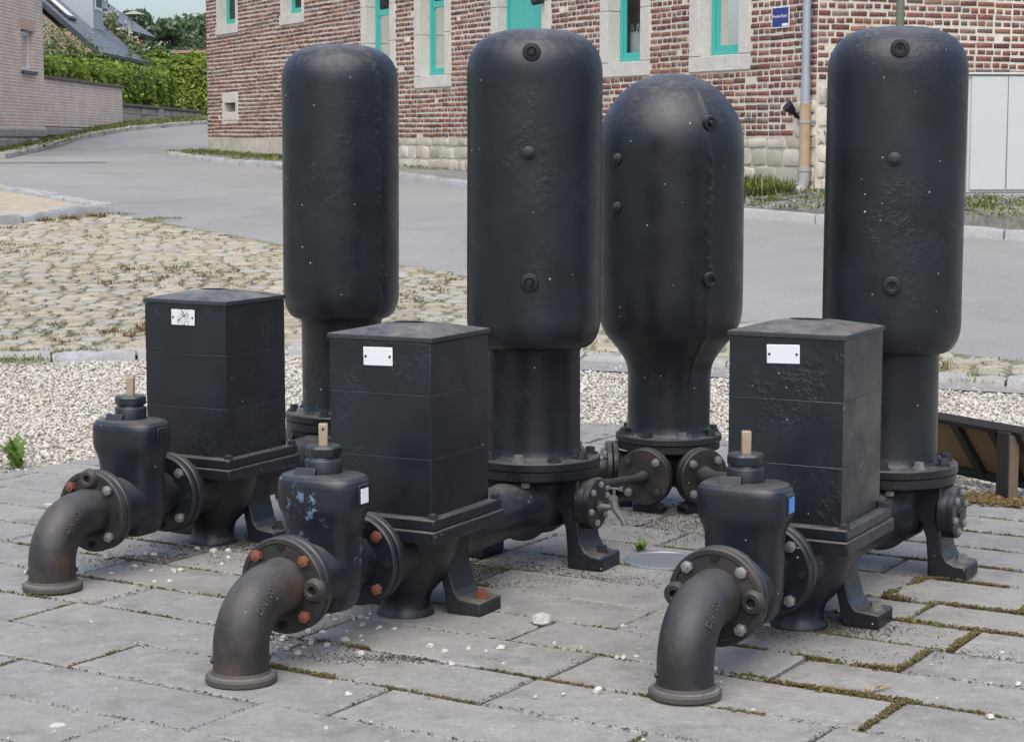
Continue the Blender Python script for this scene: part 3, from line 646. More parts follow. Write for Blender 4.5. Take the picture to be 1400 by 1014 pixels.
def fitting(av, pos, rad, az, kind):
    """threaded boss or plug on a vessel wall; az is the direction it faces"""
    def ring(mb): mb.lathe([(.014, -.01), (.023, -.01), (.0245, .006), (.0225, .012), (.0135, .013), (.0125, .006), (.0001, .005)], (0, 0, 0), (1, 0, 0), 32)
    def plug(mb): mb.lathe([(.017, -.01), (.0175, .008), (.014, .011), (.009, .012), (.008, .018), (.0001, .019)], (0, 0, 0), (1, 0, 0), 24)
    def ringplug(mb): ring(mb); mb.cyl((.004, 0, 0), (.021, 0, 0), .009, .008, n=8)
    fn = {'ring': ring, 'plug': plug, 'ringplug': ringplug}[kind]
    o = part('boss', 'boss' + kind, fn, M['iron_moss'] if kind == 'plug' else M['iron'], av, angle=35)
    o.location = (pos[0] + rad * math.cos(az), pos[1] + rad * math.sin(az), pos[2]); o.rotation_euler = (0, 0, az)
    if kind == 'ring':
        c = part('socket', 'bsock', lambda mb: mb.cyl((.0055, 0, 0), (.0065, 0, 0), .005, n=12), M['hole'], av); c.location = o.location; c.rotation_euler = o.rotation_euler
    return o
Z_, RU, BK = M['bolt_zinc'], M['bolt_rust'], M['bolt_black']
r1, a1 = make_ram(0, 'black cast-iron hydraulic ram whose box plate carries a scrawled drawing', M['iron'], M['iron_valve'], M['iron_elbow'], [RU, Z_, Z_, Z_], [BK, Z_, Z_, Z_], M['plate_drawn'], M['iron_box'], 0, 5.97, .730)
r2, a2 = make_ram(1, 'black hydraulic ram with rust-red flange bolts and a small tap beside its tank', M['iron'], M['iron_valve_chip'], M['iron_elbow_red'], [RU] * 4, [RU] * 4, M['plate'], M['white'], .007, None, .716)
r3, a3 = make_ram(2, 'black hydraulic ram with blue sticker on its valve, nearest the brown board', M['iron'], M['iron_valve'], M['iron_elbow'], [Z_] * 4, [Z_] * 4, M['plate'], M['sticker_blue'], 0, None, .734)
def ram_az(dx, dy):                       # world direction -> angle in a ram's own frame
    return math.atan2(dy, dx) - (math.pi / 2 - TH)
for z, off, k in ((1.405, -.06, 'ringplug'), (1.140, -.10, 'plug'), (.795, -.085, 'ringplug')):
    fitting(a2, (UT, 0, z), .176 if z > 1.38 else .1845, ram_az(off, -1), k)
for z, off, k in ((1.41, -.16, 'ring'), (1.125, -.20, 'plug'), (.795, -.20, 'ring')):
    fitting(a3, (UT, 0, z), .176 if z > 1.38 else .1845, ram_az(off, -1), k)
# tap on the second ram's port flange
def tap(mb):
    mb.cyl(L3(UT, .20, .172), L3(UT, .246, .172), .0085, .008, 16)
    mb.lathe([(.013, -.003), (.015, 0), (.015, .007), (.0, .008)], L3(UT, .1995, .172), L3(0, 1, 0), 6)
    mb.tube([L3(UT, .247, .197), L3(UT, .248, .176), L3(UT, .255, .163), L3(UT, .269, .147), L3(UT, .279, .130)], [.0095, .0115, .0105, .0085, .008], 14)
    mb.cyl(L3(UT, .279, .132), L3(UT, .281, .125), .010, .010, 14)
    mb.cyl(L3(UT, .247, .194), L3(UT, .247, .204), .012, .010, 6); mb.cyl(L3(UT, .247, .204), L3(UT, .247, .225), .0045, .0045, 10)
tp = MB(); tap(tp); tpo = tp.obj('tap', M['tap_metal'], r2)
hb = MB(); hb.box(UT - .004, UT + .004, -.268, -.226, .222, .2275); hb.cyl(L3(UT, .227, .219), L3(UT, .227, .231), .006, .006, 10); hb.cyl(L3(UT, .267, .219), L3(UT, .267, .231), .006, .006, 10)
hb.obj('handle', M['tap_metal'], tpo, bevel=.0015)

# ---------------------------------------------------------------- domed air vessel between the rams
T4 = Vector((.507, 6.35, 0))
v4 = empty('air_vessel', T4); tag(v4, 'round-domed black iron air vessel linked by short pipes behind the rams', 'pressure tank')
prof4 = [(.145, .235), (.137, .245), (.133, .27), (.133, .42)]
for k in range(1, 25):
    z = .43 + (.69 - .43) * k / 24; prof4.append((float(np.interp(z, [.43, .455, .4775, .5155, .554, .5935, .62, .655, .69], [.133, .1376, .1475, .174, .207, .2247, .2298, .2318, .232])), z))
for k in range(1, 70): prof4.append((.232, .69 + (1.15 - .69) * k / 70))
for k in range(1, 15):
    a = k / 14 * math.pi / 2; prof4.append((max(.0001, .232 * math.cos(a)), 1.15 + .235 * math.sin(a)))
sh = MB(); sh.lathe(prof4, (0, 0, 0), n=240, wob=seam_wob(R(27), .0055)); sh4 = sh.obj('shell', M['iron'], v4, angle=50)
fb = MB(); fb.lathe([(.1, 0), (.168, 0), (.171, .003), (.171, .020), (.168, .0235), (.1, .024)], (0, 0, .2120), n=64); f4 = fb.obj('flange', M['iron_moss'], v4)
for k in range(8):
    a = k * math.pi / 4 - 1.35; part('bolt', 'bigbolt', bigbolt, M['bolt_zinc'] if k == 0 else M['bolt_black'], f4, loc=(.15 * math.cos(a), .15 * math.sin(a), .2365), rot=(0, 0, a))
bb = MB(); bb.lathe([(.05, .07), (.085, .085), (.10, .12), (.105, .16), (.14, .185), (.165, .188), (.165, .2105), (.05, .2105)], (0, 0, 0), n=48); b4 = bb.obj('base_casting', M['iron_moss'], v4)
ports = [(Vector((-.45, -.86, 0)), .0145, Vector((.079, 5.49, 0))), (Vector((.50, -.86, 0)), .024, Vector((1.04, 5.375, 0))), (Vector((-.995, -.02, 0)), .024, Vector((-.54, 6.385, 0)))]
for i, (d, pr, tgt) in enumerate(ports):
    d = d.normalized(); zc = .118; p0 = d * .06 + Vector((0, 0, zc))
    mb = MB(); mb.lathe([(.055, 0), (.055, .08), (.06, .1), (.088, .104), (.09, .107), (.09, .12), (.088, .1225), (.05, .1225)], p0, d, 44); pt = mb.obj('port', M['iron'], v4)
    mb = MB(); mb.lathe([(.04, 0), (.086, 0), (.089, .003), (.089, .016), (.086, .019), (.03, .019)], p0 + d * .1245, d, 44); pf = mb.obj('pipe_flange', M['iron_pipe'] if i < 2 else M['iron'], v4)
    side = Vector((-d.y, d.x, 0))
    for k in range(4):
        a = math.pi / 4 + k * math.pi / 2 + .05; part('bolt', 'bolt', hexbolt, M['bolt_zinc'] if i != 0 else M['bolt_black'] if k % 2 else M['bolt_zinc'], pf, loc=p0 + d * .1455 + side * .068 * math.cos(a) + Vector((0, 0, .068 * math.sin(a))), rot=(math.pi / 2, 0, math.atan2(d.y, d.x) + math.pi / 2))
    q0 = p0 + d * .143; tl = tgt - T4; tl.z = .17; q3 = tl - d * .12
    mb = MB()
    mb.tube([q0, q0 + d * .05, q0 + d * .12 + Vector((0, 0, .008)), q0.lerp(q3, .5), q3], [pr * 1.45, pr * 1.05, pr, pr, pr], 24)
    mb.obj('connecting_pipe', M['iron_pipe'], v4)
    if i < 2 or True:
        mb = MB(); c = d * .10; mb.prism([(-.05, 0), (.05, 0), (.05, .02), (.02, .03), (.018, .09), (-.018, .09), (-.02, .03), (-.05, .02)], lambda a, z, c=c, d=d, s=side: c + s * a + d * .02 + Vector((0, 0, z)), lambda a, z, c=c, d=d, s=side: c + s * a + d * .07 + Vector((0, 0, z)))
        mb.obj('foot', M['iron'], v4, bevel=.003)
for z, az, rr, k in ((1.225, -63, .221, 'ringplug'), (.742, -63, .231, 'ring'), (1.115, -140, .231, 'plug'), (.965, -140, .231, 'plug')):
    fitting(sh4, (0, 0, z), rr, R(az), k)

# ---------------------------------------------------------------- old brick building
FC = np.array([2.97, 19.5]); FE = np.array([math.sin(R(-25.8)), math.cos(R(-25.8))]); FN = np.array([-FE[1], FE[0]])  # along facade, outward normal
if FN[1] > 0: FN = -FN
SE = np.array([FE[1], -FE[0]]); SN = -FE                                                     # end wall to the right and its outward normal
bld = empty('brick_building', (FC[0], FC[1], 0)); tag(bld, 'old red brick building with teal windows and pale stone surrounds', 'building')
def FP(s, z, d=0.0): p = FE * s + FN * d; return (p[0], p[1], z)
def SP(s, z, d=0.0): p = SE * s + SN * d; return (p[0], p[1], z)
def proj(p):
    x, y, z = p[0] + FC[0], p[1] + FC[1], p[2] - CAM_H
    dd = y * math.cos(PITCH) - z * math.sin(PITCH); u = y * math.sin(PITCH) + z * math.cos(PITCH); return 700 + 2709.9 * x / dd, 507 - 2709.9 * u / dd
FL, ZT = 19.92, 5.4
WIN = [  # s right edge, s left edge, z bottom, z top of the opening, frame style
    (18.16, 19.12, 3.22, 4.15, 'small'), (14.70, 15.58, 3.22, 4.15, 'small'), (10.91, 11.84, 2.05, 3.75, 'tall'), (8.93, 9.78, 2.05, 3.75, 'tall'),
    (5.96, 7.23, .72, 3.3, 'door'), (3.48, 4.23, 2.05, 3.75, 'curtain'), (1.41, 2.20, 2.05, 3.75, 'curtain')]
NICHE = (18.22, 18.86, 1.66, 1.82)
holes = [w[:4] for w in WIN] + [NICHE]
def wall_cells(P, s_rng, z_rng, hs, d):
    ss = sorted({s_rng[0], s_rng[1], *[v for h in hs for v in h[:2]]}); zs = sorted({z_rng[0], z_rng[1], *[v for h in hs for v in h[2:]]})
    zs = [z for z in zs if z_rng[0] <= z <= z_rng[1]]; mb = MB()
    for i in range(len(ss) - 1):
        for j in range(len(zs) - 1):
            sc_, zc = (ss[i] + ss[i + 1]) / 2, (zs[j] + zs[j + 1]) / 2
            if any(h[0] < sc_ < h[1] and h[2] < zc < h[3] for h in hs): continue
            mb.add([P(ss[i], zs[j], d), P(ss[i + 1], zs[j], d), P(ss[i + 1], zs[j + 1], d), P(ss[i], zs[j + 1], d)], [(0, 1, 2, 3)])
    return mb
wall_cells(FP, (0, FL), (1.19, 4.3), [h for h in holes if h[3] > 1.2], 0).obj('wall', M['mortar'], bld)
wall_cells(FP, (0, FL), (.3, 1.19), [(5.96, 7.23, .72, 1.19)], 0).obj('wall_base', M['mortar_pale'], bld)
wall_cells(SP, (0, 9), (.3, 3.4), [], 0).obj('wall', M['mortar'], bld)
mb = MB(); mb.add([FP(0, 4.3), FP(FL, 4.3), FP(FL, ZT), FP(0, ZT)], [(0, 1, 2, 3)]); mb.add([SP(0, 3.4), SP(9, 3.4), SP(9, ZT), SP(0, ZT)], [(0, 1, 2, 3)])
p = FE * FL
mb.add([FP(FL, .3), (p[0] + SE[0] * 9, p[1] + SE[1] * 9, .3), (p[0] + SE[0] * 9, p[1] + SE[1] * 9, ZT), FP(FL, ZT)], [(0, 1, 2, 3)])
mb.add([SP(9, .3), (p[0] + SE[0] * 9, p[1] + SE[1] * 9, .3), (p[0] + SE[0] * 9, p[1] + SE[1] * 9, ZT), SP(9, ZT)], [(0, 1, 2, 3)])
mb.obj('upper_wall', M['upperbrick'], bld)
mb = MB(); A, B = FP(-.3, ZT, .3), FP(FL + .3, ZT, .3); mid0 = SP(4.5, ZT + 2.6, .3); mid1 = (p[0] + SE[0] * 4.5 - SN[0] * .3, p[1] + SE[1] * 4.5 - SN[1] * .3, ZT + 2.6)
C0 = SP(9.3, ZT, .3); C1 = (p[0] + SE[0] * 9.3 - SN[0] * .3, p[1] + SE[1] * 9.3 - SN[1] * .3, ZT)
mb.add([A, B, mid1, mid0, C0, C1], [(0, 1, 2, 3), (3, 2, 5, 4), (0, 3, 4), (1, 5, 2)]); mb.obj('roof', M['slate'], bld)
# bricks: English bond, courses of stretchers and of headers
BH, BJ = .0685, .0175
def brick_unit(w, h, dpt, P, s, z, jit):
    e = .006; j = lambda: random.uniform(-jit, jit)
    o = [(s + j(), z + j()), (s + w + j(), z + j()), (s + w + j(), z + h + j()), (s + j(), z + h + j())]; d = dpt + random.uniform(-.003, .003)
    return [P(a, b, -.004) for a, b in o] + [P(a + (e if q in (0, 3) else -e), b + (e if q < 2 else -e), d) for q, (a, b) in enumerate(o)]
BF = [(0, 1, 5, 4), (1, 2, 6, 5), (2, 3, 7, 6), (3, 0, 4, 7), (4, 5, 6, 7)]
SURR = [(w[0] - .21, w[1] + .21, w[2] - .17, w[3]) if w[4] not in ('small', 'door') else ((w[0] - .21, w[1] + .21, w[2], w[3]) if w[4] == 'door' else (w[0] - .14, w[1] + .14, w[2] - .17, w[3])) for w in WIN] + [(18.08, 19.0, 1.50, 2.02)]
bricks = []
def lay(P, s_rng, z_rng, blocked, stones):
    z = z_rng[0]; c = 0
    while z < z_rng[1]:
        hdr = c % 2 == 1; w = .108 if hdr else .222; s = s_rng[0] + (.0 if hdr else -.055) + random.uniform(-.02, .02)
        while s < s_rng[1]:
            ww = w - BJ + random.uniform(-.012, .012); h = BH - BJ + random.uniform(-.005, .003)
            s0, s1 = max(s, s_rng[0] + .004), min(s + ww, s_rng[1] - .004); zz = z + random.uniform(-.003, .003) + .006 * math.sin(s * 1.7 + c * .9)
            for bl in blocked:                                     # cut bricks against openings and stone surrounds
                if bl[2] < zz + h * .7 and zz + h * .3 < bl[3]:
                    if bl[0] <= s0 and s1 <= bl[1]: s1 = s0
                    elif s0 < bl[0] < s1 <= bl[1] + .3: s1 = bl[0] - .008
                    elif bl[0] - .3 <= s0 < bl[1] < s1: s0 = bl[1] + .008
            if s1 - s0 > .03 and random.random() > .004 and not stones(s0, s1, zz):
                bricks.append((P, s0, zz, s1 - s0, h))
            s += w
        z += BH; c += 1
quoin = lambda s0, s1, z: (s0 < .34 + .12 * math.sin(z * 31) and z < 1.58 + .1 * math.sin(s0 * 9))
lay(FP, (0, FL), (1.20, 4.3), SURR, quoin)
lay(SP, (0, 5.2), (1.0, 3.4), [(0, .06, 0, 1.7)], lambda s0, s1, z: s0 < .12 + .1 * math.sin(z * 25) and z < 1.75)
items = []
TANKS = [(382, 548, 60), (638, 822, 38), (820, 1022, 100), (1120, 1328, 33)]
for P, s, z, w, h in bricks:
    vs = brick_unit(w, h, .007, P, s, z, .003); c = proj(np.mean(vs, axis=0)); a, b = proj(vs[4]), proj(vs[6])
    vis = 0 < c[0] < 1400 and 0 < c[1] < 300 and not any(t0 < c[0] < t1 and c[1] > ty for t0, t1, ty in TANKS) and not (c[0] > 1320 and c[1] > 98)
    items.append((abs(a[0] - b[0]) * abs(a[1] - b[1]) if vis else 0, vs))
items.sort(key=lambda q: -q[0])
for ar, vs in items[:300]:
    c = np.mean(vs, axis=0); o = fast_obj('brick', np.array(vs) - c, BF, M['brick'], bld); o.location = c
Vm = np.array([v for _, vs in items[300:] for v in vs]); n = len(items) - 300
Fm = (np.array(BF)[None] + (np.arange(n) * 8)[:, None, None]).reshape(-1, 4)
o = fast_obj('brickwork', Vm, Fm, M['brick_mass'], bld, np.repeat(rng.random(n), 8)); tag(o, kind='stuff')
# rubble base stones
def rubble(P, s0, s1, z0, z1, depth, wmin, wmax, hh, mat, skip=lambda a, b: False):
    z = z0
    while z < z1 - .03:
        h = min(random.uniform(*hh), z1 - z); s = s0 + random.uniform(-.1, 0)
        while s < s1:
            w = random.uniform(wmin, wmax); a0, a1 = max(s, s0), min(s + w, s1)
            if a1 - a0 > .06 and not skip((a0 + a1) / 2, z + h / 2):
                g = .008; vs = []; n = 12; hh2 = h * random.uniform(.8, 1.0); cs, cz = (a0 + a1) / 2, z + hh2 / 2
                for lev, k in ((-.01, 1.0), (depth * .6, .97), (depth * random.uniform(.8, 1.3), .86)):
                    for q in range(n):
                        t = 2 * math.pi * q / n; cc, sn = math.cos(t), math.sin(t); e = .26
                        vs.append(((a1 - a0) / 2 * k * math.copysign(abs(cc) ** e, cc) + random.uniform(-.011, .011), hh2 / 2 * k * math.copysign(abs(sn) ** e, sn) + random.uniform(-.009, .009), lev + random.uniform(-.003, .003)))
                C = np.array(P(cs, cz, 0)); mb = MB(); mb.rings([[tuple(np.array(P(cs + x, cz + y, d)) - C) for x, y, d in vs[l * n:(l + 1) * n]] for l in range(3)])
                o = mb.obj('rubble_stone', mat, bld, angle=60); o.location = C
            s += w + .012
        z += h + .004
rubble(FP, .02, 13.2, .58, 1.19, .010, .16, .48, (.08, .18), M['rubble'], lambda s, z: 5.7 < s < 7.4)
rubble(FP, .02, .36, 1.2, 1.56, .016, .13, .3, (.1, .16), M['rubble'])
rubble(SP, .02, .20, .6, 1.7, .016, .1, .2, (.14, .24), M['rubble'])
mb = MB(); mb.box(0, 1, 0, 1, 0, 1)
q = [FP(13.3, .4, .012), FP(FL, .4, .012), FP(FL, 1.19, .008), FP(13.3, 1.19, .008)]; m2 = MB(); m2.add(q, [(0, 1, 2, 3)]); m2.obj('render_base', M['mortar_pale'], bld)
# windows
def fbox(mb, s0, s1, z0, z1, d0, d1):
    mb.add([FP(s0, z0, d0), FP(s1, z0, d0), FP(s1, z0, d1), FP(s0, z0, d1), FP(s0, z1, d0), FP(s1, z1, d0), FP(s1, z1, d1), FP(s0, z1, d1)], [(0, 3, 2, 1), (4, 5, 6, 7), (0, 1, 5, 4), (1, 2, 6, 5), (2, 3, 7, 6), (3, 0, 4, 7)])
for (a, b, z0, z1, st) in WIN:
    D = -.14
    # stone surround, block by block, wrapping into the reveal
    if st != 'small':
        z = z0 - (.0 if st == 'door' else .0); k = 0
        while z < z1 - .02:
            h = min(random.uniform(.42, .62), z1 - z)
            for s0, s1 in ((a - .205, a), (b, b + .205)):
                if z > 4.1: break
                mb = MB(); fbox(mb, s0, s1, z + .003, z + h - .003, -.19, .016 + random.uniform(0, .003)); mb.obj('jamb_stone', M['ashlar'], bld, bevel=.005)
            z += h
        if st != 'door':
            mb = MB(); fbox(mb, a - .205, b + .205, z0 - .165, z0 - .004, -.26, .02); mb.obj('sill_stone', M['ashlar'], bld, bevel=.006)
        else:
            mb = MB(); fbox(mb, a - .1, b + .1, .60, .72, -.26, .25); mb.obj('door_step', M['kerb_blue'], bld, bevel=.01)
    else:
        mb = MB(); fbox(mb, a - .15, b + .15, z0 - .165, z0 - .004, -.26, .03); mb.obj('sill_stone', M['ashlar'], bld, bevel=.006)
        for s0, s1 in ((a - .004, a), (b, b + .12)):
            mb = MB(); fbox(mb, s0, s1, z0, z1, -.26, .004 if s1 - s0 < .05 else .012); mb.obj('jamb_stone', M['ashlar'], bld)
    if st == 'door':
        dr = MB(); fbox(dr, a, b, z0, z1, D - .06, D - .012); dro = dr.obj('door', M['teal'], bld); n = 8
        for k in range(n):
            w = (b - a - .1) / n; mb = MB(); fbox(mb, a + .05 + k * w + .004, a + .05 + (k + 1) * w - .004, z0 + .02, z1 - .02, D - .012, D + .006); mb.obj('plank', M['teal'], dro, bevel=.003)
        for s0, s1 in ((a, a + .05), (b - .05, b)):
            mb = MB(); fbox(mb, s0, s1, z0, z1, D - .012, D + .02); mb.obj('frame', M['teal'], dro)
        mb = MB(); mb.tube([FP(a - .07, 2.86, .03), FP(a - .07, 2.86, .12), FP(a - .07, 2.84, .17)], [.03, .05, .04], 14); mb.cyl(FP(a - .07, 2.84, .16), FP(a - .07, 2.84, .175), .03, .027, 14); mb.obj('wall_lamp', M['black'], bld)
        continue
    fr = MB(); fw = .065; z1v = z1
    fbox(fr, a, a + fw, z0, z1v, D - .05, D); fbox(fr, b - fw, b, z0, z1v, D - .05, D); fbox(fr, a + fw, b - fw, z0, z0 + fw, D - .05, D + .004); fbox(fr, a + fw, b - fw, z1v - fw, z1v, D - .05, D)
    fro = fr.obj('window', M['teal'], bld, bevel=.006)
    iw = .05; sash = MB(); s0, s1 = a + fw, b - fw
    fbox(sash, s0, s0 + iw, z0 + fw, z1v - fw, D - .045, D - .018); fbox(sash, s1 - iw, s1, z0 + fw, z1v - fw, D - .045, D - .018); fbox(sash, s0 + iw, s1 - iw, z0 + fw, z0 + fw + iw, D - .045, D - .018)
    sash.obj('sash', M['teal'], fro, bevel=.005)
    zt_ = 3.0 if st != 'small' else None
    if zt_:
        tr = MB(); fbox(tr, s0 + iw, s1 - iw, zt_, zt_ + .09, D - .045, D - .01); tr.obj('transom', M['teal'], fro, bevel=.006)
    zz = [z0 + fw + iw, zt_ or z1v - fw] if zt_ else [z0 + fw + iw, z1v - fw]
    for zA, zB in ([(zz[0], zz[1]), (zt_ + .09, z1v - fw)] if zt_ else [tuple(zz)]):
        g = MB(); g.add([FP(s0 + iw, zA, D - .032), FP(s1 - iw, zA, D - .032), FP(s1 - iw, zB, D - .032), FP(s0 + iw, zB, D - .032)], [(0, 1, 2, 3)]); g.obj('pane', M['glass'], fro)
    rm = MB(); fbox(rm, a - .5, b + 1.2, z0 - .3, z1, -1.8, D - .055); rmo = rm.obj('room', M['room'], fro)
    bmx = bmesh.new(); bmx.from_mesh(rmo.data); bmx.faces.ensure_lookup_table()
    # open the room towards the window
    c0 = Vector(FP((a + b) / 2, (z0 + z1) / 2, D - .055)); f = min(bmx.faces, key=lambda q: abs((q.calc_center_median() - c0).dot(Vector((FN[0], FN[1], 0)))) + (0 if abs(q.normal.dot(Vector((FN[0], FN[1], 0)))) > .9 else 9)); bmx.faces.remove(f); bmx.to_mesh(rmo.data); bmx.free()
    if st in ('curtain', 'tall'):
        zc = 2.40 if st == 'curtain' else 2.38; cv = MB(); n = 40; r0 = []; r1_ = []
        for k in range(n + 1):
            s = s0 - .05 + (s1 - s0 + .1) * k / n; d = D - .11 + .018 * math.sin(k * 1.25); r0.append(FP(s, z0 + .08, d)); r1_.append(FP(s, zc + .012 * math.sin(k * .9), d))
        cv.add(r0 + r1_, [(k, k + 1, n + 2 + k, n + 1 + k) for k in range(n)]); cv.obj('curtain', M['curtain'], fro)
        lp = MB()
        for k in range(5):
            s = s0 + .03 + (s1 - s0 - .06) * k / 4; lp.tube([FP(s - .035, zc - .01, D - .11), FP(s - .024, zc + .07, D - .11), FP(s, zc + .095, D - .11), FP(s + .024, zc + .07, D - .11), FP(s + .035, zc - .01, D - .11)], .006, 6)
        lp.obj('curtain_loops', M['curtain'], fro)
# little niche in the wall on the far left
mb = MB(); fbox(mb, 18.10, 18.98, 1.51, 1.655, -.05, .012); mb.obj('niche_stone', M['ashlar'], bld, bevel=.006)
mb = MB(); fbox(mb, 18.14, 18.94, 1.825, 2.0, -.05, .012); mb.obj('niche_stone', M['ashlar'], bld, bevel=.006)
for s0, s1 in ((18.10, 18.215), (18.865, 18.97)):
    mb = MB(); fbox(mb, s0, s1, 1.658, 1.822, -.3, .012); mb.obj('niche_stone', M['ashlar'], bld, bevel=.004)
mb = MB(); fbox(mb, 18.2, 18.9, 1.6, 1.85, -.32, -.28); mb.obj('niche_back', M['room'], bld)
mb = MB(); mb.tube([FP(18.6, 1.64, -.1), FP(18.52, 1.72, -.14), FP(18.45, 1.75, -.2)], [.06, .05, .03], 8); mb.obj('niche_brick', M['brick'], bld)
# downpipe at the corner
dp = MB(); dp.cyl(FP(.09, 1.52, .07), FP(.09, 5.4, .07), .042, .042, 18); dp.cyl(FP(.09, 1.52, .07), FP(.09, 1.78, .07), .047, .047, 18); dpo = dp.obj('downpipe', M['zinc'], bld)
mb = MB(); mb.cyl(FP(.09, .86, .07), FP(.09, 1.52, .07), .054, .054, 18); mb.obj('lower_pipe', M['cast_tan'], dpo)
mb = MB(); mb.tube([FP(.09, .88, .07), FP(.09, .74, .075), FP(.09, .68, .10), FP(.09, .645, .18)], [.062, .055, .055, .055], 16); mb.cyl(FP(.09, .86, .07), FP(.09, .9, .07), .068, .068, 16); mb.obj('boot', M['cast_grey'], dpo)
mb = MB(); mb.cyl(FP(.09, 1.33, .07), FP(.09, 1.36, .07), .059, .059, 18); fbox(mb, .0, .16, 1.335, 1.355, 0, .02); mb.obj('bracket', M['cast_grey'], dpo)
mb = MB(); mb.tube([FP(.27, 1.38, .0), FP(.27, 1.40, .06), FP(.27, 1.46, .10)], [.02, .02, .02], 10); mb.cyl(FP(.27, 1.44, .09), FP(.27, 1.50, .16), .035, .06, 16); mb.obj('floodlight', M['black'], bld)
# street name sign
sg = empty('street_sign', (*(np.array(FP(.625, 2.38, .018))[:2] + FC), 2.38)); sg.rotation_euler = (0, 0, math.atan2(-FE[1], -FE[0]))
tag(sg, 'small square blue street name sign with white lettering on the brick wall', 'sign')
mb = MB(); mb.box(-.155, .155, -.004, .004, -.105, .105); mb.obj('rim', M['white'], sg)
mb = MB(); mb.box(-.143, .143, -.0065, -.0042, -.094, .094); mb.obj('face', M['sign_blue'], sg)
t = text_mesh('Avenue Boyar', .047, .0006, M['white'], 'lettering', sg); t.rotation_euler = (math.pi / 2, 0, 0); t.location = (-.005, -.0075, .012)
mb = MB(); mb.box(.035, .138, -.0078, -.0068, -.09, -.062); mb.obj('badge', M['white'], sg)

# ---------------------------------------------------------------- kerbs, sidewalk, grassy strip by the building
def to_xy(P, s, d): q = np.array(P(s, 0, d))[:2] + FC; return (float(q[0]), float(q[1]))
region('sidewalk', [(2.21, 18.9), (-.52, 23.66), (-.9, 24.54), (-1.43, 25.88), (-3.49, 30.16), (-4.11, 31.56), (-4.98, 33.1), (-6.25, 36.66), (-6.3, 38.6)] + [to_xy(FP, 20.5, -.3), to_xy(FP, 1.2, -.3)], .07, M['walk'], .5, .12)
strip = [(8.5, 13.4), (4.3, 16.7), (3.9, 17.08), (2.85, 18.22), (2.46, 18.6), (2.2, 18.9), to_xy(FP, 1.5, -.2), to_xy(FP, -.25, -.25), to_xy(SP, 6, -.4), to_xy(SP, 9, 3)]
def strip_z(x, y):
    d = (np.array([x, y]) - FC); k = max(0, min(1, 1 - (d @ SN if d @ SE > 0 else max(0, d @ FN) * 1.3) / 1.7)); return float(terr(y)) + .05 + .15 * k
region('grass_strip', strip, 0, M['verge_soil'], .25, .2, strip_z)
def kerb_run(name, pts, w, h, L, mat, off=0.0, zb=-.15, rough=.01, gap=.012, jit=.0):
    par = empty(name, (0, 0, 0)); tag(par, kind='structure'); pts = [np.array(p_, float) for p_ in pts]
    seg = [np.linalg.norm(pts[i + 1] - pts[i]) for i in range(len(pts) - 1)]; tot = sum(seg); acc = np.concatenate([[0], np.cumsum(seg)])
    def at(t):
        i = min(np.searchsorted(acc, t, side='right') - 1, len(seg) - 1); return pts[i] + (pts[i + 1] - pts[i]) * ((t - acc[i]) / seg[i])
    t = 0
    while t < tot - .05:
        l = L * random.uniform(.75, 1.25); a, b = at(t + gap / 2), at(min(t + l - gap / 2, tot)); c = (a + b) / 2; d = (b - a); ln = np.linalg.norm(d)
        if ln < .06: break
        ang = math.atan2(d[1], d[0]); ww = w * random.uniform(.92, 1.08) / 2; zc = float(terr(c[1])) + off + random.uniform(-rough, rough)
        slope = (float(terr(b[1])) - float(terr(a[1]))) / ln; n = 6; rs = []
        for k in range(n + 1):
            x = -ln / 2 + ln * k / n; e = 1 - (.10 if k in (0, n) else 0); j = lambda: random.uniform(-jit, jit)
            rs.append([(x, -ww * e + j(), zb), (x, -ww * e + j(), h - .03), (x, -ww * .78 * e + j(), h - .004 + j() - (.008 if k in (0, n) else 0)), (x, ww * .78 * e + j(), h + j() - (.008 if k in (0, n) else 0)), (x, ww * e + j(), h - .03), (x, ww * e + j(), zb)])
        mb = MB(); mb.rings(rs); o = mb.obj('kerb_stone', mat, par, angle=50); o.location = (c[0], c[1], zc); o.rotation_euler = (0, -math.atan(slope), ang)
        t += l
    return par
kerb_run('gravel_border', CURB, .13, .035, .44, M['kerb_blue'], 0, rough=.012, jit=.008)
kerb_run('kerb', [(-8.2, 26.3), (-5.76, 22.36), (-4.96, 21.08), (-3.95, 19.35)], .16, .10, .5, M['kerb_blue'], -.01, rough=.008, jit=.008)
kerb_run('kerb', [(-3.97, 19.2), (-4.27, 18.42), (-4.61, 17.86), (-6.2, 15.4)], .16, .11, .42, M['kerb_blue'], -.01, rough=.008, jit=.008)
kerb_run('kerb', [(8.0, 13.6), (4.3, 16.68), (3.9, 17.06), (2.85, 18.2), (2.46, 18.58), (2.15, 18.95), (1.2, 20.6)], .15, .085, 1.0, M['kerb_conc'], -.0, rough=.003, jit=.003)
kerb_run('kerb', [(1.2, 20.6), (-.52, 23.64), (-.9, 24.52), (-1.43, 25.86), (-3.49, 30.14), (-4.11, 31.54), (-4.98, 33.08), (-6.25, 36.64)], .2, .085, .8, M['kerb_blue'], 0, rough=.01, jit=.01)
kerb_run('kerb', [(-9.05, 35.2), (-9.26, 37.1), (-9.82, 41.8), (-9.91, 45.1), (-9.64, 49.2), (-8.93, 51.9), (-8.45, 54.9), (-7.9, 60)], .22, .10, 1.0, M['plinth'], 0, rough=.01, jit=.01)
region('tar_seam', [(-9.5, 32.4), (-6.74, 32.9), (-6.74, 33.25), (-9.5, 32.85)], .0, M['tar'], .5)

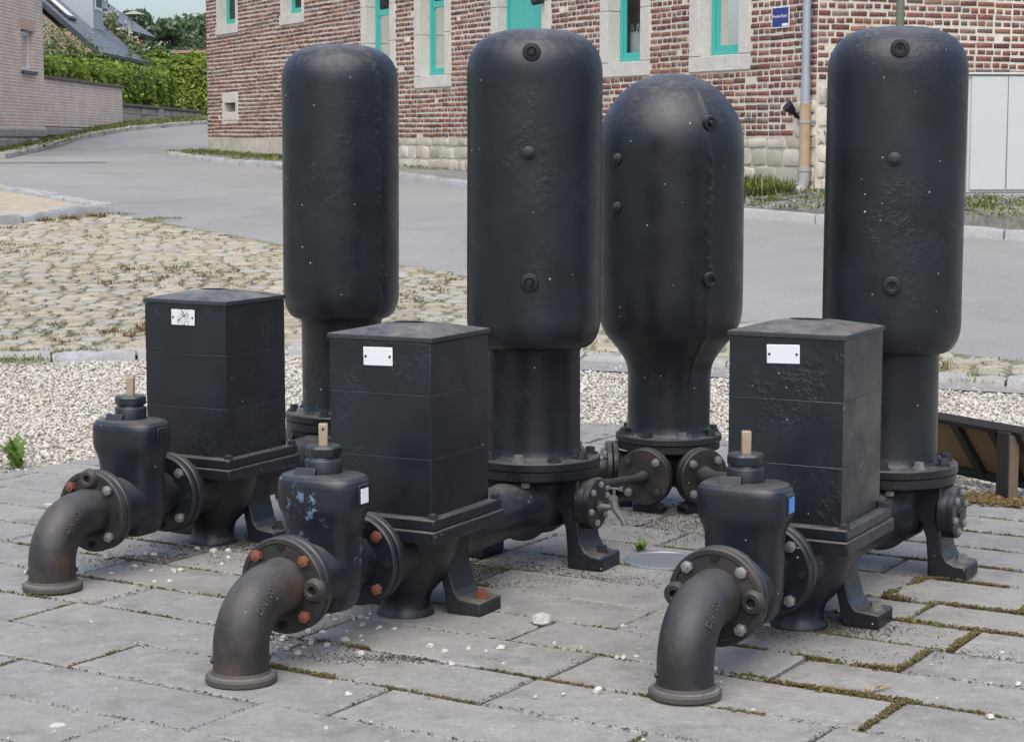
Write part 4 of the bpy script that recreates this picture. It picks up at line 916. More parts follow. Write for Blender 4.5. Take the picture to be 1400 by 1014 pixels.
# ---------------------------------------------------------------- cobbles
COBP = [(-6.4, 15.2), (-4.70, 17.9), (-4.36, 18.40), (-4.02, 19.1)] + [(x - .03, y - .08) for x, y in ROADNEAR] + [(3.5, 8.98)] + [(x, y + .10) for x, y in CURB[::-1][1:-1]] + [(-4.6, 9.92), (-7.5, 10.1)]
cobs = []
ca, sa = math.cos(R(-7)), math.sin(R(-7)); y_ = 0.0; rr_ = 0
while y_ < 12.5:
    dep = random.uniform(.135, .165); x_ = -8 + random.uniform(0, .2)
    while x_ < 6:
        w = random.uniform(.14, .20); cx, cy = x_ + w / 2, y_ + dep / 2 + .006 * math.sin(x_ * 2.1 + rr_)
        X = cx * ca - cy * sa; Y = 9.0 + cx * sa + cy * ca + .35
        cobs.append((X, Y, w - random.uniform(.006, .018), dep - random.uniform(.006, .018), random.uniform(-.08, .08))); x_ += w
    y_ += dep; rr_ += 1
cobs = np.array(cobs); k = in_poly(cobs[:, 0], cobs[:, 1], COBP) & (np.abs(cobs[:, 0]) < cobs[:, 1] * .275 + .3); cobs = cobs[k]
def cobble_base():
    out = []
    for lev, (s_, z) in enumerate(((1.0, -.03), (1.0, .005), (.91, .0135), (.55, .0180))):
        for q in range(10):
            t = 2 * math.pi * q / 10; c, s = math.cos(t), math.sin(t); e = .42
            out.append((math.copysign(abs(c) ** e, c) * s_ * .5, math.copysign(abs(s) ** e, s) * s_ * .5, z))
    return np.array(out)
CV = cobble_base(); n = 10
CF = [(l * n + j, l * n + (j + 1) % n, (l + 1) * n + (j + 1) % n, (l + 1) * n + j) for l in range(3) for j in range(n)]
CF += [(30, 31, 38, 39), (31, 32, 37, 38), (32, 33, 36, 37), (33, 34, 35, 36)]
cob_par = bpy.data.objects['cobble_bed']
def pxy(X, Y):
    z = float(terr(Y)) - CAM_H; dd = Y * math.cos(PITCH) - z * math.sin(PITCH); u = Y * math.sin(PITCH) + z * math.cos(PITCH); return 700 + 2709.9 * X / dd, 507 - 2709.9 * u / dd
def hidden(px, py):
    return any(a < px < b and c < py < d for a, b, c, d in ((382, 548, 60, 430), (405, 530, 420, 600), (638, 822, 38, 470), (820, 1022, 100, 480), (1120, 1328, 33, 470), (1150, 1290, 430, 640), (200, 390, 395, 640), (453, 670, 440, 720), (670, 800, 460, 640), (992, 1208, 435, 720)))
order = sorted(range(len(cobs)), key=lambda i: cobs[i][1] + (100 if hidden(*pxy(cobs[i][0], cobs[i][1])) or not -10 < pxy(cobs[i][0], cobs[i][1])[0] < 1410 else 0))
variants = []
for q in range(8):
    v = CV + rng.normal(0, 1, CV.shape) * np.array([.03, .03, .0025]); me = fast_mesh('cobble', v, CF, None, True); me.materials.append(M['cobble']); variants.append(me)
for i in order[:300]:
    X, Y, w, d, a = cobs[i]; o = link(bpy.data.objects.new('cobble', variants[random.randrange(8)]), cob_par); o.location = (X, Y, float(terr(Y)) + random.uniform(-.004, .006)); o.scale = (w, d, 1.0); o.rotation_euler = (random.uniform(-.03, .03) + .04, random.uniform(-.03, .03), a - R(7))
rest = order[300:]; VV = []; AT = []
for i in rest:
    X, Y, w, d, a = cobs[i]; a -= R(7); v = (CV + rng.normal(0, 1, CV.shape) * np.array([.03, .03, .0025])) * np.array([w, d, 1]); c, s = math.cos(a), math.sin(a)
    tz = float(terr(Y)) + random.uniform(-.004, .006) + .04 * v[:, 1]
    VV.append(np.stack([X + v[:, 0] * c - v[:, 1] * s, Y + v[:, 0] * s + v[:, 1] * c, tz + v[:, 2]], 1)); AT.append(np.full(len(v), random.random()))
FF = (np.array(CF)[None] + (np.arange(len(rest)) * len(CV))[:, None, None]).reshape(-1, 4)
tag(fast_obj('cobbles', np.concatenate(VV), FF, M['cobble_mass'], cob_par, np.concatenate(AT), True), kind='stuff')

# ---------------------------------------------------------------- gravel, pebbles, moss, debris
OCT = np.array([(1, 0, 0), (-1, 0, 0), (0, 1, 0), (0, -1, 0), (0, 0, 1), (0, 0, -1)], float); OF = np.array([(0, 2, 4), (2, 1, 4), (1, 3, 4), (3, 0, 4), (2, 0, 5), (1, 2, 5), (3, 1, 5), (0, 3, 5)])
def grains(name, X, Y, Z, size, mat, flat=.6, parent=None, kind='stuff'):
    n = len(X); r = size * np.exp(rng.normal(0, .35, n)); v = OCT[None] * (1 + rng.normal(0, .22, (n, 6, 1))) + rng.normal(0, .22, (n, 6, 3)); sc_ = np.stack([r * rng.uniform(.8, 1.5, n), r, r * flat * rng.uniform(.7, 1.2, n)], 1)
    v = v * sc_[:, None, :]; a = rng.uniform(0, 6.28, n); c, s = np.cos(a)[:, None], np.sin(a)[:, None]; tilt = rng.normal(0, .35, n)[:, None]
    x, y, z = v[..., 0], v[..., 1], v[..., 2]; z2 = z + tilt * x * .5
    vv = np.stack([X[:, None] + x * c - y * s, Y[:, None] + x * s + y * c, Z[:, None] + z2], 2).reshape(-1, 3)
    F = (OF[None] + (np.arange(n) * 6)[:, None, None]).reshape(-1, 3); o = fast_obj(name, vv, F, mat, parent, np.repeat(rng.random(n), 6)); return tag(o, kind=kind)
N = 190000; X = rng.uniform(-3.6, 3.3, N); Y = rng.uniform(5.2, 10.6, N)
curbx = np.array(CURB); k = (~in_poly(X, Y, EDGE)) & (Y < np.interp(X, curbx[:, 0], curbx[:, 1]) - .06) & (np.abs(X) < Y * .275 + .15)
X, Y = X[k], Y[k]; gr = grains('gravel', X, Y, terr(Y) - .016 + rng.uniform(0, .008, len(X)), .0074, M['gravel']); tag(gr, 'loose pale gravel between the paving and the cobbles', 'gravel')
# blue-grey chippings by the cabinet
N = 9000; X = rng.uniform(2.2, 7.5, N); Y = rng.uniform(15.5, 22, N); k = in_poly(X, Y, strip) & (rng.random(N) < .6 + .4 * np.sin(X * 3) * np.sin(Y * 2)); X, Y = X[k], Y[k]
Z = np.array([strip_z(a, b) for a, b in zip(X, Y)]); tag(grains('stone_chippings', X, Y, Z + .004, .018, M['dgravel']), 'blue-grey stone chippings in front of the brick wall', 'chippings')
# white pebbles lying on the slabs (metres, plan view)
def S(u, v): return O3 + U * u + V * v
PEB = []
def cluster(cx, cy, n, sx, sy):
    for _ in range(n): PEB.append((cx + random.gauss(0, sx), cy + random.gauss(0, sy), random.uniform(.006, .012)))
cluster(-.47, 4.62, 24, .10, .10); cluster(-.36, 4.78, 10, .06, .06); cluster(-.60, 4.52, 8, .05, .08); cluster(-.95, 5.5, 10, .12, .10); cluster(-1.05, 5.25, 8, .12, .12); cluster(-.75, 5.75, 8, .1, .06)
for p_ in ((-.155, 4.47, .010), (-.10, 4.50, .008), (-.06, 4.48, .006), (-.025, 4.5, .011), (-.135, 4.36, .008), (.24, 4.42, .0075), (.255, 4.42, .009), (.285, 4.43, .007), (.185, 4.14, .013), (.27, 4.71, .008), (.1, 4.55, .006), (-.02, 4.37, .006), (.12, 4.5, .005), (-.2, 5.5, .014), (-.13, 5.46, .013), (-.35, 4.12, .008), (.05, 4.1, .006), (.5, 4.0, .006), (.62, 4.72, .011), (.66, 4.74, .007), (.45, 4.32, .01), (1.1, 4.2, .008), (.98, 3.95, .01)): PEB.append(p_)
for _ in range(34): PEB.append((random.uniform(-1.3, 1.4), random.uniform(3.7, 6.2), random.uniform(.003, .006)))
for (x, y, r) in PEB:
    n = 7; rs = []
    for zz, k in ((0, .7), (.4, 1.0), (.95, .78), (1.25, .35)): rs.append([(r * k * random.uniform(.6, 1.25) * math.cos(t) * 1.35, r * k * random.uniform(.6, 1.2) * math.sin(t), r * zz) for t in [2 * math.pi * j / n for j in range(n)]])
    mb = MB(); mb.rings(rs); o = mb.obj('pebble', M['pebble'], angle=0); o.location = (x, y, -.001); o.rotation_euler = (random.uniform(-.2, .2), random.uniform(-.2, .2), random.uniform(0, 6)); o.scale = (.85, .85, .85)
    where = ('beside the ram whose plate has a drawing', 'pebbles by the left ram') if x < -.62 and y > 5.0 else ('around the ram with rust-red bolts', 'pebbles by the middle ram') if x < -.22 and y > 4.35 else ('on slabs near the ram with the blue sticker', 'pebbles by the right ram') if x > .33 else ('on the bare slabs between the two front rams', 'pebbles between the front rams')
    tag(o, 'small whitish pebble lying loose ' + where[0], 'pebble', where[1])
mb = MB(); n = 10; mb.rings([[(.032 * k * random.uniform(.7, 1.25) * math.cos(t), .024 * k * random.uniform(.7, 1.25) * math.sin(t), z * .75 + random.uniform(-.003, .003) * (z > 0)) for t in [2 * math.pi * j / n for j in range(n)]] for z, k in ((0, .6), (.012, 1), (.03, .75), (.038, .3))])
o = mb.obj('stone', M['stone_loose'], angle=0); o.location = (.075, 4.74, -.001); o.rotation_euler = (0, 0, .3); tag(o, 'largest loose grey stone, lying alone between two of the rams', 'stone')
mb = MB()
for p0, p1, r in (((-.035, 0, .006), (.035, .012, .006), .004), ((-.03, -.01, .004), (.005, .006, .012), .003), ((.0, .0, .005), (.03, -.012, .01), .0025)): mb.tube([p0, tuple((a + b) / 2 + .003 for a, b in zip(p0, p1)), p1], [r, r * .9, r * .5], 7)
o = mb.obj('twig', M['twig']); o.location = (.79, 4.15, 0); o.rotation_euler = (0, 0, .4); tag(o, 'dry broken twig lying on the foreground slabs', 'twig')
# moss strips along joints
mX, mY, mZ, mS = [], [], [], []
def moss_line(a0, b0, a1, b1, w, dens, hgt=.008):
    L = math.hypot(a1 - a0, b1 - b0); n = int(L * dens * 2.2)
    for _ in range(n):
        t = random.random()
        if math.sin(t * L * 31 + a0 * 50) + math.sin(t * L * 12.7 + b0 * 20) + random.gauss(0, .8) < -.35: continue
        x, y = S2W(a0 + (a1 - a0) * t + random.gauss(0, w * .4), b0 + (b1 - b0) * t + random.gauss(0, w * .4) + .004 * math.sin(t * L * 19)); mX.append(x); mY.append(y); mZ.append(random.uniform(-.006, hgt)); mS.append(.0065)
rb_ = lambda i: rows[i0 + i]
for (i, a0, a1, w, dn) in ((6, .05, .6, .014, 2600), (5, .03, .62, .014, 2400), (4, .05, .6, .008, 1500), (4, .1, .5, .012, 1200), (3, .0, .36, .008, 1200), (2, -.1, .3, .011, 1500), (1, .12, .62, .008, 1000), (1, -.02, .45, .011, 1900), (7, -.5, .4, .006, 800), (8, -.4, .5, .006, 700), (9, -.4, .5, .005, 600), (6, -.75, -.1, .008, 1100), (7, -.6, -.3, .010, 1300), (2, -1.2, -.4, .004, 450), (1, -.75, -.1, .004, 400), (0, -.5, .2, .005, 600), (-1, -.95, -.35, .006, 900), (-1, -1.0, -.72, .012, 2600), (0, -.95, -.8, .010, 1200), (3, -1.35, -.9, .012, 1800), (4, -1.3, -.8, .008, 1500), (1, -2.2, -1.4, .003, 300), (0, -2.2, -1.0, .003, 300), (2, -2.4, -1.4, .003, 300), (3, -2.2, -1.4, .003, 300), (5, -1.0, -.4, .008, 900), (10, -.8, .6, .005, 500)):
    moss_line(a0, rb_(i), a1, rb_(i), w * .8, dn, .007 if w > .009 else .002)
for (i, a, b0, b1) in JOINTS:
    if a > .2 and i >= 0 and a < .6: moss_line(a, b0, a, b1, .011, 2000, .007)
    elif random.random() < .25: moss_line(a, b0, a, b1, .003, 500, .002)
moss_line(.03, rb_(5) + .02, .05, rb_(6), .014, 2600)
jX, jY = [], []
for b in rows[2:i0 + 16]:
    for _ in range(1500):
        x, y = S2W(random.uniform(-3.4, 1.9), b + random.gauss(0, .0045 + .004 * random.random()))
        if abs(x) < y * .28: jX.append(x); jY.append(y)
for (i, a, b0, b1) in JOINTS:
    for _ in range(60): x, y = S2W(a + random.gauss(0, .006), random.uniform(b0, b1)); jX.append(x); jY.append(y)
tag(grains('joint_dirt', np.array(jX), np.array(jY), np.full(len(jX), -.0008), .0017, M['debris'], .5), 'dark dirt lodged along the slab joints', 'dirt')
tag(grains('moss', np.array(mX), np.array(mY), np.array(mZ), .0024, M['moss'], .9), 'brown and green moss growing in the slab joints', 'moss')
# dark soil crumbs around the feet of the machines
dX, dY = [], []
for (cx, cy, sx, sy, n) in ((-.30, 4.93, .09, .05, 1500), (.66, 4.72, .13, .07, 2200), (-.12, 5.35, .16, .09, 2200), (-.36, 4.62, .11, .06, 900), (-.80, 5.72, .12, .05, 1200), (.48, 6.0, .2, .16, 1500), (.72, 4.46, .18, .03, 700), (-.85, 5.5, .18, .05, 900), (.1, 5.2, .12, .05, 700), (-.2, 4.42, .16, .02, 500)):
    n *= 3; dX += list(rng.normal(cx, sx, n)); dY += list(rng.normal(cy, sy, n))
dX, dY = np.array(dX), np.array(dY); tag(grains('soil_crumbs', dX, dY, np.full(len(dX), .0006), .0014, M['debris'], .7), 'dark crumbs of soil scattered on the slabs', 'soil')
# rusty-brown leaf litter along the far right edge of the paving
dX = rng.normal(1.6, .16, 900); dY = rng.normal(6.38, .05, 900) - (dX - 1.6) * .4; tag(grains('leaf_litter', dX, dY, np.full(900, .006), .009, M['grass_dry'], .4), 'brown leaf litter along the edge of the paving', 'leaf litter')

# ---------------------------------------------------------------- small things on the plaza
mc = empty('manhole_cover', (.43, 5.47, 0)); tag(mc, 'round grey metal cover set in the paving', 'manhole cover')
mb = MB(); mb.lathe([(.10, -.012), (.118, -.012), (.118, .003), (.112, .006), (.104, .006), (.10, .002)], (0, 0, 0), n=48); mb.obj('rim', M['cover_metal'], mc)
mb = MB(); mb.lathe([(.001, -.008), (.099, -.008), (.099, .003), (.094, .004), (.07, .002), (.06, .0025), (.001, .003)], (0, 0, 0), n=48); mb.obj('lid', M['cover_metal'], mc)
# low sloping board seen from behind
pn = empty('information_board', (1.645, 6.425, 0), R(-60)); tag(pn, 'low sloping brown board on dark wooden frame, seen from behind', 'information board')
# local x runs along the top edge towards the right, local y away from the camera
TOPZ, DEPTH, LEN = .236, .15, .95
def board(x0, x1, t0, t1, n0, n1, mat, name, bevel=.002):
    sl = Vector((0, DEPTH, -(TOPZ - .03))); ln = sl.length; sl = sl / ln; nn = Vector((0, -sl.z, sl.y)); nn = nn if nn.z > 0 else -nn; mb = MB(); base = Vector((0, -.0, TOPZ)); vs = []
    for z in (n0, n1):
        for (x, t) in ((x0, t0), (x1, t0), (x1, t1), (x0, t1)): vs.append(base + Vector((x, 0, 0)) + sl * (t * ln) + nn * z)
    mb.add(vs, [(0, 3, 2, 1), (4, 5, 6, 7), (0, 1, 5, 4), (1, 2, 6, 5), (2, 3, 7, 6), (3, 0, 4, 7)]); return mb.obj(name, mat, pn, bevel=bevel)
board(-LEN + .02, .03, 0, 1, .0, .008, M['panel_brown'], 'panel'); 
for x in (-LEN + .05, -.62, -.30, -.12): board(x, x + .035, .05, .95, -.022, -.0005, M['wood_dark'], 'batten')
board(-LEN, .045, -.02, .07, -.022, .011, M['wood_dark'], 'top_rail'); board(-LEN, .045, .93, 1.02, -.026, .012, M['wood_dark'], 'bottom_rail'); board(.012, .045, .07, .92, -.024, .012, M['wood_dark'], 'side_rail')
for x in (-.02, -LEN + .05):
    mb = MB(); mb.box(x - .028, x + .028, -.03, .012, 0, TOPZ - .012); mb.obj('post', M['wood_dark'], pn, bevel=.003)
    mb = MB(); mb.box(x + .029, x + .034, -.028, .010, 0, TOPZ - .02); mb.obj('post_edge', M['wood_light'], pn)
# plants -------------------------------------------------------
def blade(V_, F_, A_, base, ang, length, width, lean, rnd, seg=4, lobes=0, droop=.6):
    n0 = len(V_); d = (math.cos(ang), math.sin(ang)); pz = (-d[1], d[0])
    for k in range(seg + 1):
        t = k / seg; r = lean * length * (t ** 1.3); z = length * (t - droop * lean * t * t); w = width * (math.sin(math.pi * min(.97, .12 + .86 * t)) ** .8)
        if lobes: w *= 1 + .55 * (1 if k % 2 else -1)
        for s_ in (-1, 1): V_.append((base[0] + d[0] * r + pz[0] * w * s_ / 2, base[1] + d[1] * r + pz[1] * w * s_ / 2, base[2] + max(.002, z) + abs(s_) * w * .1)); A_.append(rnd)
    for k in range(seg): F_.append((n0 + 2 * k, n0 + 2 * k + 1, n0 + 2 * k + 3, n0 + 2 * k + 2))
def plant(name, label, cat, x, y, z, n, ln, wd_, mat, lobes=0, seg=4, lean=(.2, .9), group=None):
    root = empty(name, (x, y, z)); tag(root, label, cat, group); V_, F_, A_ = [], [], []
    for _ in range(n): blade(V_, F_, A_, (random.gauss(0, .008), random.gauss(0, .008), 0), random.uniform(0, 6.28), ln * random.uniform(.6, 1.1), wd_ * random.uniform(.7, 1.2), random.uniform(*lean), random.random(), seg, lobes)
    fast_obj('leaves', V_, F_, mat, root, A_, True); mb = MB(); mb.cyl((0, 0, -.012), (0, 0, ln * .08), .004, .002, 7); mb.obj('stem', M['bark'], root); return root
plant('dandelion', 'leafy green dandelion growing in gravel at the left paving edge', 'weed', -1.79, 7.09, -.004, 17, .16, .03, M['dandelion'], 1, 9, (.15, .8))
plant('dandelion', 'yellow-green low dandelion rosette at the far left frame edge', 'weed', -1.90, 6.98, -.004, 9, .11, .024, M['dandelion'], 1, 9, (.5, 1.1))
plant('small_weed', 'tiny green seedling beside the round metal cover', 'weed', .365, 5.60, 0, 12, .055, .012, M['dandelion'], 0, 4, (.2, .9))
# grass tufts: joints of the cobbles, verge and strip by the wall
def tufts(name, pts, label, mat, ln, wd_, nb, spread):
    V_, F_, A_ = [], [], []
    for x, y, z, k in pts:
        r = random.random()
        for _ in range(max(2, int(nb * k))): blade(V_, F_, A_, (x + random.gauss(0, spread), y + random.gauss(0, spread * .6), z), random.uniform(0, 6.28), ln * k * random.uniform(.5, 1.2), wd_, random.uniform(.2, 1.1), min(.99, max(0, r + random.gauss(0, .15))), 3)
    o = fast_obj(name, V_, F_, mat, None, A_); tag(o, label, 'grass', kind='stuff'); return o
pts, dry = [], []
for _ in range(4600):
    x, y = random.uniform(-6, 3.4), random.uniform(9.3, 19.3)
    if in_poly(np.array([x]), np.array([y]), COBP)[0] and abs(x) < y * .28:
        if math.sin(x * 2.3 + 1) * math.sin(y * 1.9) + random.gauss(0, .5) > .15: (dry if random.random() < .22 else pts).append((x, y, float(terr(y)) + .008, random.uniform(.4, 1.15)))
for p_ in ((-2.72, 10.1), (-2.6, 10.12), (-2.45, 10.35), (-1.6, 10.4), (2.2, 9.42), (2.28, 9.4), (.6, 10.25), (1.9, 9.6), (-3.75, 18.95), (-3.4, 18.3), (-3.2, 18.5), (-2.5, 10.05)): pts += [(p_[0] + random.gauss(0, .05), p_[1] + random.gauss(0, .03), float(terr(p_[1])) + .01, random.uniform(.9, 1.6)) for _ in range(4)]
for p_ in ((-2.05, 11.3), (-2.0, 11.25), (-1.95, 12.3), (2.0, 9.8), (-3.9, 18.7), (-4.1, 18.45), (-4.25, 18.2)): dry += [(p_[0] + random.gauss(0, .05), p_[1] + random.gauss(0, .04), float(terr(p_[1])) + .01, random.uniform(1.0, 1.6)) for _ in range(4)]
tufts('joint_grass', pts, 'green grass growing in the joints of the cobbles', M['grass'], .026, .007, 26, .08); tufts('joint_weeds', dry, 'reddish dry weeds growing between the cobbles', M['grass_dry'], .05, .008, 24, .04)
pts = [(x, y, float(terr(y)) - .012, random.uniform(.5, 1.1)) for x, y in ((random.gauss(-.0, 1.6), random.uniform(8.0, 10.2)) for _ in range(90)) if y > 8.0 and not in_poly(np.array([x]), np.array([y]), EDGE)[0] and y < np.interp(x, curbx[:, 0], curbx[:, 1]) - .1]
tufts('gravel_grass', pts, 'sparse low grass sprouting in the pale gravel', M['grass'], .022, .006, 10, .03)
pts = []
for _ in range(900):
    x, y = random.uniform(2.2, 7.2), random.uniform(15.5, 22)
    if in_poly(np.array([x]), np.array([y]), strip)[0]:
        d = np.array([x, y]) - FC; kk = d @ SN if d @ SE > 0 else 1.0
        if (.75 < kk < 2.2 and random.random() < .9) or (d @ SE < .1 and random.random() < .9) or random.random() < .12: pts.append((x, y, strip_z(x, y), random.uniform(.5, 1.2)))
for _ in range(46): s_ = random.uniform(.15, 1.3); q = to_xy(FP, s_, random.uniform(.05, .5)); pts.append((q[0], q[1], strip_z(*q), random.uniform(1.2, 2.4)))
tufts('strip_grass', pts, 'green grass on the strip below the brick wall and cabinet', M['grass'], .085, .013, 26, .07)
pts = []
for _ in range(170): s_ = random.uniform(13.2, 20.3); q = to_xy(FP, s_, abs(random.gauss(0, .35)) + .03); pts.append((q[0], q[1], float(terr(q[1])) + .07, random.uniform(.6, 1.7)))
for _ in range(26): s_ = random.choice([7.6, 8.9, 10.0]) + random.gauss(0, .35); q = to_xy(FP, s_, random.choice([.1, 1.6, 2.0]) + random.gauss(0, .1)); pts.append((q[0], q[1], float(terr(q[1])) + .07, random.uniform(.6, 1.5)))
tufts('wall_foot_grass', pts, 'grass along the foot of the brick facade', M['grass'], .06, .014, 20, .09)
pts = []
for _ in range(1500):
    y = random.uniform(36, 62); xe = np.interp(y, [35, 37, 42, 45, 49, 52, 55, 60], [-9.05, -9.26, -9.82, -9.91, -9.64, -8.93, -8.45, -7.9]); x = random.uniform(-10.35, xe)
    if random.random() < .35 + .5 * (y > 42): pts.append((x, y, float(terr(y)) + .05, random.uniform(.5, 1.3)))
tufts('verge_grass', pts, 'grass on the verge below the pink brick garden wall', M['grass'], .10, .025, 16, .12)

# ---------------------------------------------------------------- cabinet and post in front of the end wall
cb = empty('utility_cabinet', (5.10, 19.75, 0), R(3)); tag(cb, 'pale grey utility cabinet with two doors in front of the brick wall', 'cabinet'); zb = .60
mb = MB(); mb.box(-.60, 1.6, 0, .38, zb + .05, 1.80); mb.obj('body', M['cabinet'], cb, bevel=.006)
mb = MB(); mb.box(-.62, 1.62, -.035, .40, 1.803, 1.825); mb.obj('top', M['cabinet'], cb, bevel=.005)
mb = MB(); mb.box(-.62, 1.62, -.02, .40, zb - .2, zb + .045); mb.obj('plinth', M['kerb_conc'], cb)
for x0, x1 in ((-.575, -.215), (-.205, .60), (.61, 1.58)):
    mb = MB(); mb.box(x0, x1, -.022, -.001, zb + .075, 1.785); dr = mb.obj('door', M['cabinet'], cb, bevel=.005)
    if x0 > -.1: mb = MB(); mb.box(x0 + .025, x0 + .06, -.045, -.022, 1.22, 1.42); mb.obj('handle', M['black'], dr, bevel=.012)
pp = empty('post', (3.66, 18.95, 0)); tag(pp, 'slim grey-green metal post rising behind the right-hand tank', 'post')
mb = MB(); mb.cyl((0, 0, .4), (0, 0, 3.3), .038, .038, 20); mb.obj('shaft', M['post'], pp); mb = MB(); mb.lathe([(.07, .52), (.07, .56), (.045, .60), (.0385, .62)], (0, 0, 0), n=20); mb.obj('collar', M['post'], pp)

# ---------------------------------------------------------------- houses and walls on the left
HX = -10.35
hs = empty('brick_house', (HX, 44.3, 0)); tag(hs, 'pink brick house wall with narrow white window at left', 'house')
wz0, wz1, wy0, wy1 = 2.62, 3.47, -2.0, -.85
mb = MB(); ys = [-9, wy0, wy1, 0]; zs = [1.42, wz0, wz1, 6.2]
for i in range(3):
    for j in range(3):
        if i == 1 and j == 1: continue
        mb.add([(0, ys[i], zs[j]), (0, ys[i + 1], zs[j]), (0, ys[i + 1], zs[j + 1]), (0, ys[i], zs[j + 1])], [(0, 1, 2, 3)])
mb.add([(0, 0, .4), (-8, 0, .4), (-8, 0, 6.2), (0, 0, 6.2)], [(0, 1, 2, 3)]); mb.add([(0, -9, .4), (-8, -9, .4), (-8, -9, 6.2), (0, -9, 6.2)], [(0, 1, 2, 3)])
for q in (((0, wy0), (-.16, wy0)), ((0, wy1), (-.16, wy1))): (x0, y0), (x1, y1) = q; mb.add([(x0, y0, wz0), (x1, y1, wz0), (x1, y1, wz1), (x0, y0, wz1)], [(0, 1, 2, 3)])
mb.obj('wall', M['pinkbrick'], hs)
mb = MB(); mb.add([(.3, -9.3, 6.1), (.3, .3, 6.1), (-4, .3, 9.4), (-4, -9.3, 9.4), (-8.3, -9.3, 6.1), (-8.3, .3, 6.1)], [(0, 1, 2, 3), (3, 2, 5, 4)]); mb.obj('roof', M['slate'], hs)
mb = MB(); mb.box(-.17, -.10, wy0, wy0 + .09, wz0, wz1); mb.box(-.17, -.10, wy1 - .09, wy1, wz0, wz1); mb.box(-.17, -.10, wy0 + .09, wy1 - .09, wz0, wz0 + .09); mb.box(-.17, -.10, wy0 + .09, wy1 - .09, wz1 - .09, wz1); wf = mb.obj('window', M['pvc'], hs, bevel=.008)
mb = MB(); mb.add([(-.14, wy0 + .09, wz0 + .09), (-.14, wy1 - .09, wz0 + .09), (-.14, wy1 - .09, wz1 - .09), (-.14, wy0 + .09, wz1 - .09)], [(0, 1, 2, 3)]); mb.obj('pane', M['glass'], wf)
for k in range(1, 7): z = wz0 + .09 + k * .095; mb = MB(); mb.box(-.20, -.18, wy0 + .09, wy1 - .09, z, z + .03); mb.obj('blind_slat', M['fascia'], wf)
mb = MB(); mb.box(-.6, -.22, wy0 - .2, wy1 + .2, wz0 - .2, wz1 + .2); mb.obj('room', M['room'], wf)
mb = MB(); mb.box(-.16, .06, wy0 - .05, wy1 + .05, wz0 - .075, wz0 - .005); mb.obj('sill', M['fascia'], hs)
for k in range(16): y = wy0 - .1 + k * (wy1 - wy0 + .2) / 16; mb = MB(); mb.box(-.02, .012, y + .006, y + (wy1 - wy0 + .2) / 16 - .006, wz1 + .01, wz1 + .23); mb.obj('lintel_brick', M['lintel'], hs)
z = .55
while z < 1.40:
    y = -9 + random.uniform(0, .3)
    while y < -.1: l = random.uniform(.5, .8); mb = MB(); mb.box(-.05, .03 + random.uniform(0, .035), y + .01, min(y + l, 0) - .01, z + .012, z + .2); mb.obj('plinth_block', M['plinth'], hs, bevel=.03); y += l
    z += .215
mb = MB(); mb.box(-.1, .0, -9, 0, .3, 1.42); mb.obj('plinth_core', M['mortar'], hs)
gw = empty('garden_wall', (HX, 44.32, 0)); tag(gw, 'pink brick garden wall with dark sloping-in coping below the hedge', 'wall')
mb = MB(); mb.box(-.28, 0, 0, 8.8, 1.45, 2.50); mb.obj('wall', M['pinkbrick'], gw); mb = MB(); mb.box(-.33, .05, 0.01, 8.85, 2.502, 2.575); mb.obj('coping', M['coping'], gw, bevel=.01)
z = .8
while z < 1.43:
    y = .02
    while y < 8.75: l = random.uniform(.5, .8); mb = MB(); mb.box(-.2, .02 + random.uniform(0, .03), y + .01, min(y + l, 8.8) - .01, z + .012, min(z + .2, 1.445)); mb.obj('plinth_block', M['plinth'], gw, bevel=.03); y += l
    z += .215
lw = empty('block_wall', (HX - .02, 53.2, 0)); tag(lw, 'low wall of beige split-face blocks with flat dark coping', 'wall')
z = 1.42; r_ = 0
while z < 2.0:
    y = .02 - (.2 if r_ % 2 else 0)
    while y < 13.2:
        y1 = min(y + .62, 13.4); y0 = max(y, 0)
        if not (5.2 < y0 < 6.0): mb = MB(); mb.box(-.25, random.uniform(.0, .04), y0 + .012, y1 - .012, z + .01, z + .195); mb.obj('block', M['splitblock'], lw, bevel=.02)
        y += .64
    z += .205; r_ += 1
mb = MB(); mb.box(-.24, -.015, 0, 13.4, 1.2, 2.03); mb.obj('core', M['mortar'], lw); mb = MB(); mb.box(-.3, .07, 5.25, 6.0, 1.2, 2.035); mb.obj('pier', M['plinth'], lw, bevel=.01); mb = MB(); mb.box(-.3, .07, -.02, 13.45, 2.04, 2.11); mb.obj('coping', M['coping'], lw, bevel=.01)
# slate-roofed house behind
def uv_quad(name, pts, mat, parent, su, sv, th=0):
    me = bpy.data.meshes.new(name); me.from_pydata([tuple(p) for p in pts], [], [(0, 1, 2, 3)]); uv = me.uv_layers.new()
    for i, c in enumerate(((0, 0), (su, 0), (su, sv), (0, sv))): uv.data[i].uv = c
    me.materials.append(mat); o = link(bpy.data.objects.new(name, me), parent); m = o.modifiers.new('solid', 'SOLIDIFY'); m.thickness = th or .06; return o
sh_ = empty('slate_house', (-12.05, 58, 0)); tag(sh_, 'brick house with big grey slate roof, skylight and round-topped dormer', 'house')
W2, H2, Z0 = 5.6, 5.0, 3.68; LN = 8.4
mb = MB(); mb.add([(-.25, .12, .5), (-2 * W2 + .25, .12, .5), (-2 * W2 + .25, .12, Z0), (-W2, .12, Z0 + H2 - .2), (-.25, .12, Z0 - .05)], [(0, 1, 2, 3, 4)]); mb.add([(-.25, .12, .5), (-.25, LN - .1, .5), (-.25, LN - .1, Z0 - .05), (-.25, .12, Z0 - .05)], [(0, 1, 2, 3)])
mb.obj('wall', M['pinkbrick_x'], sh_)
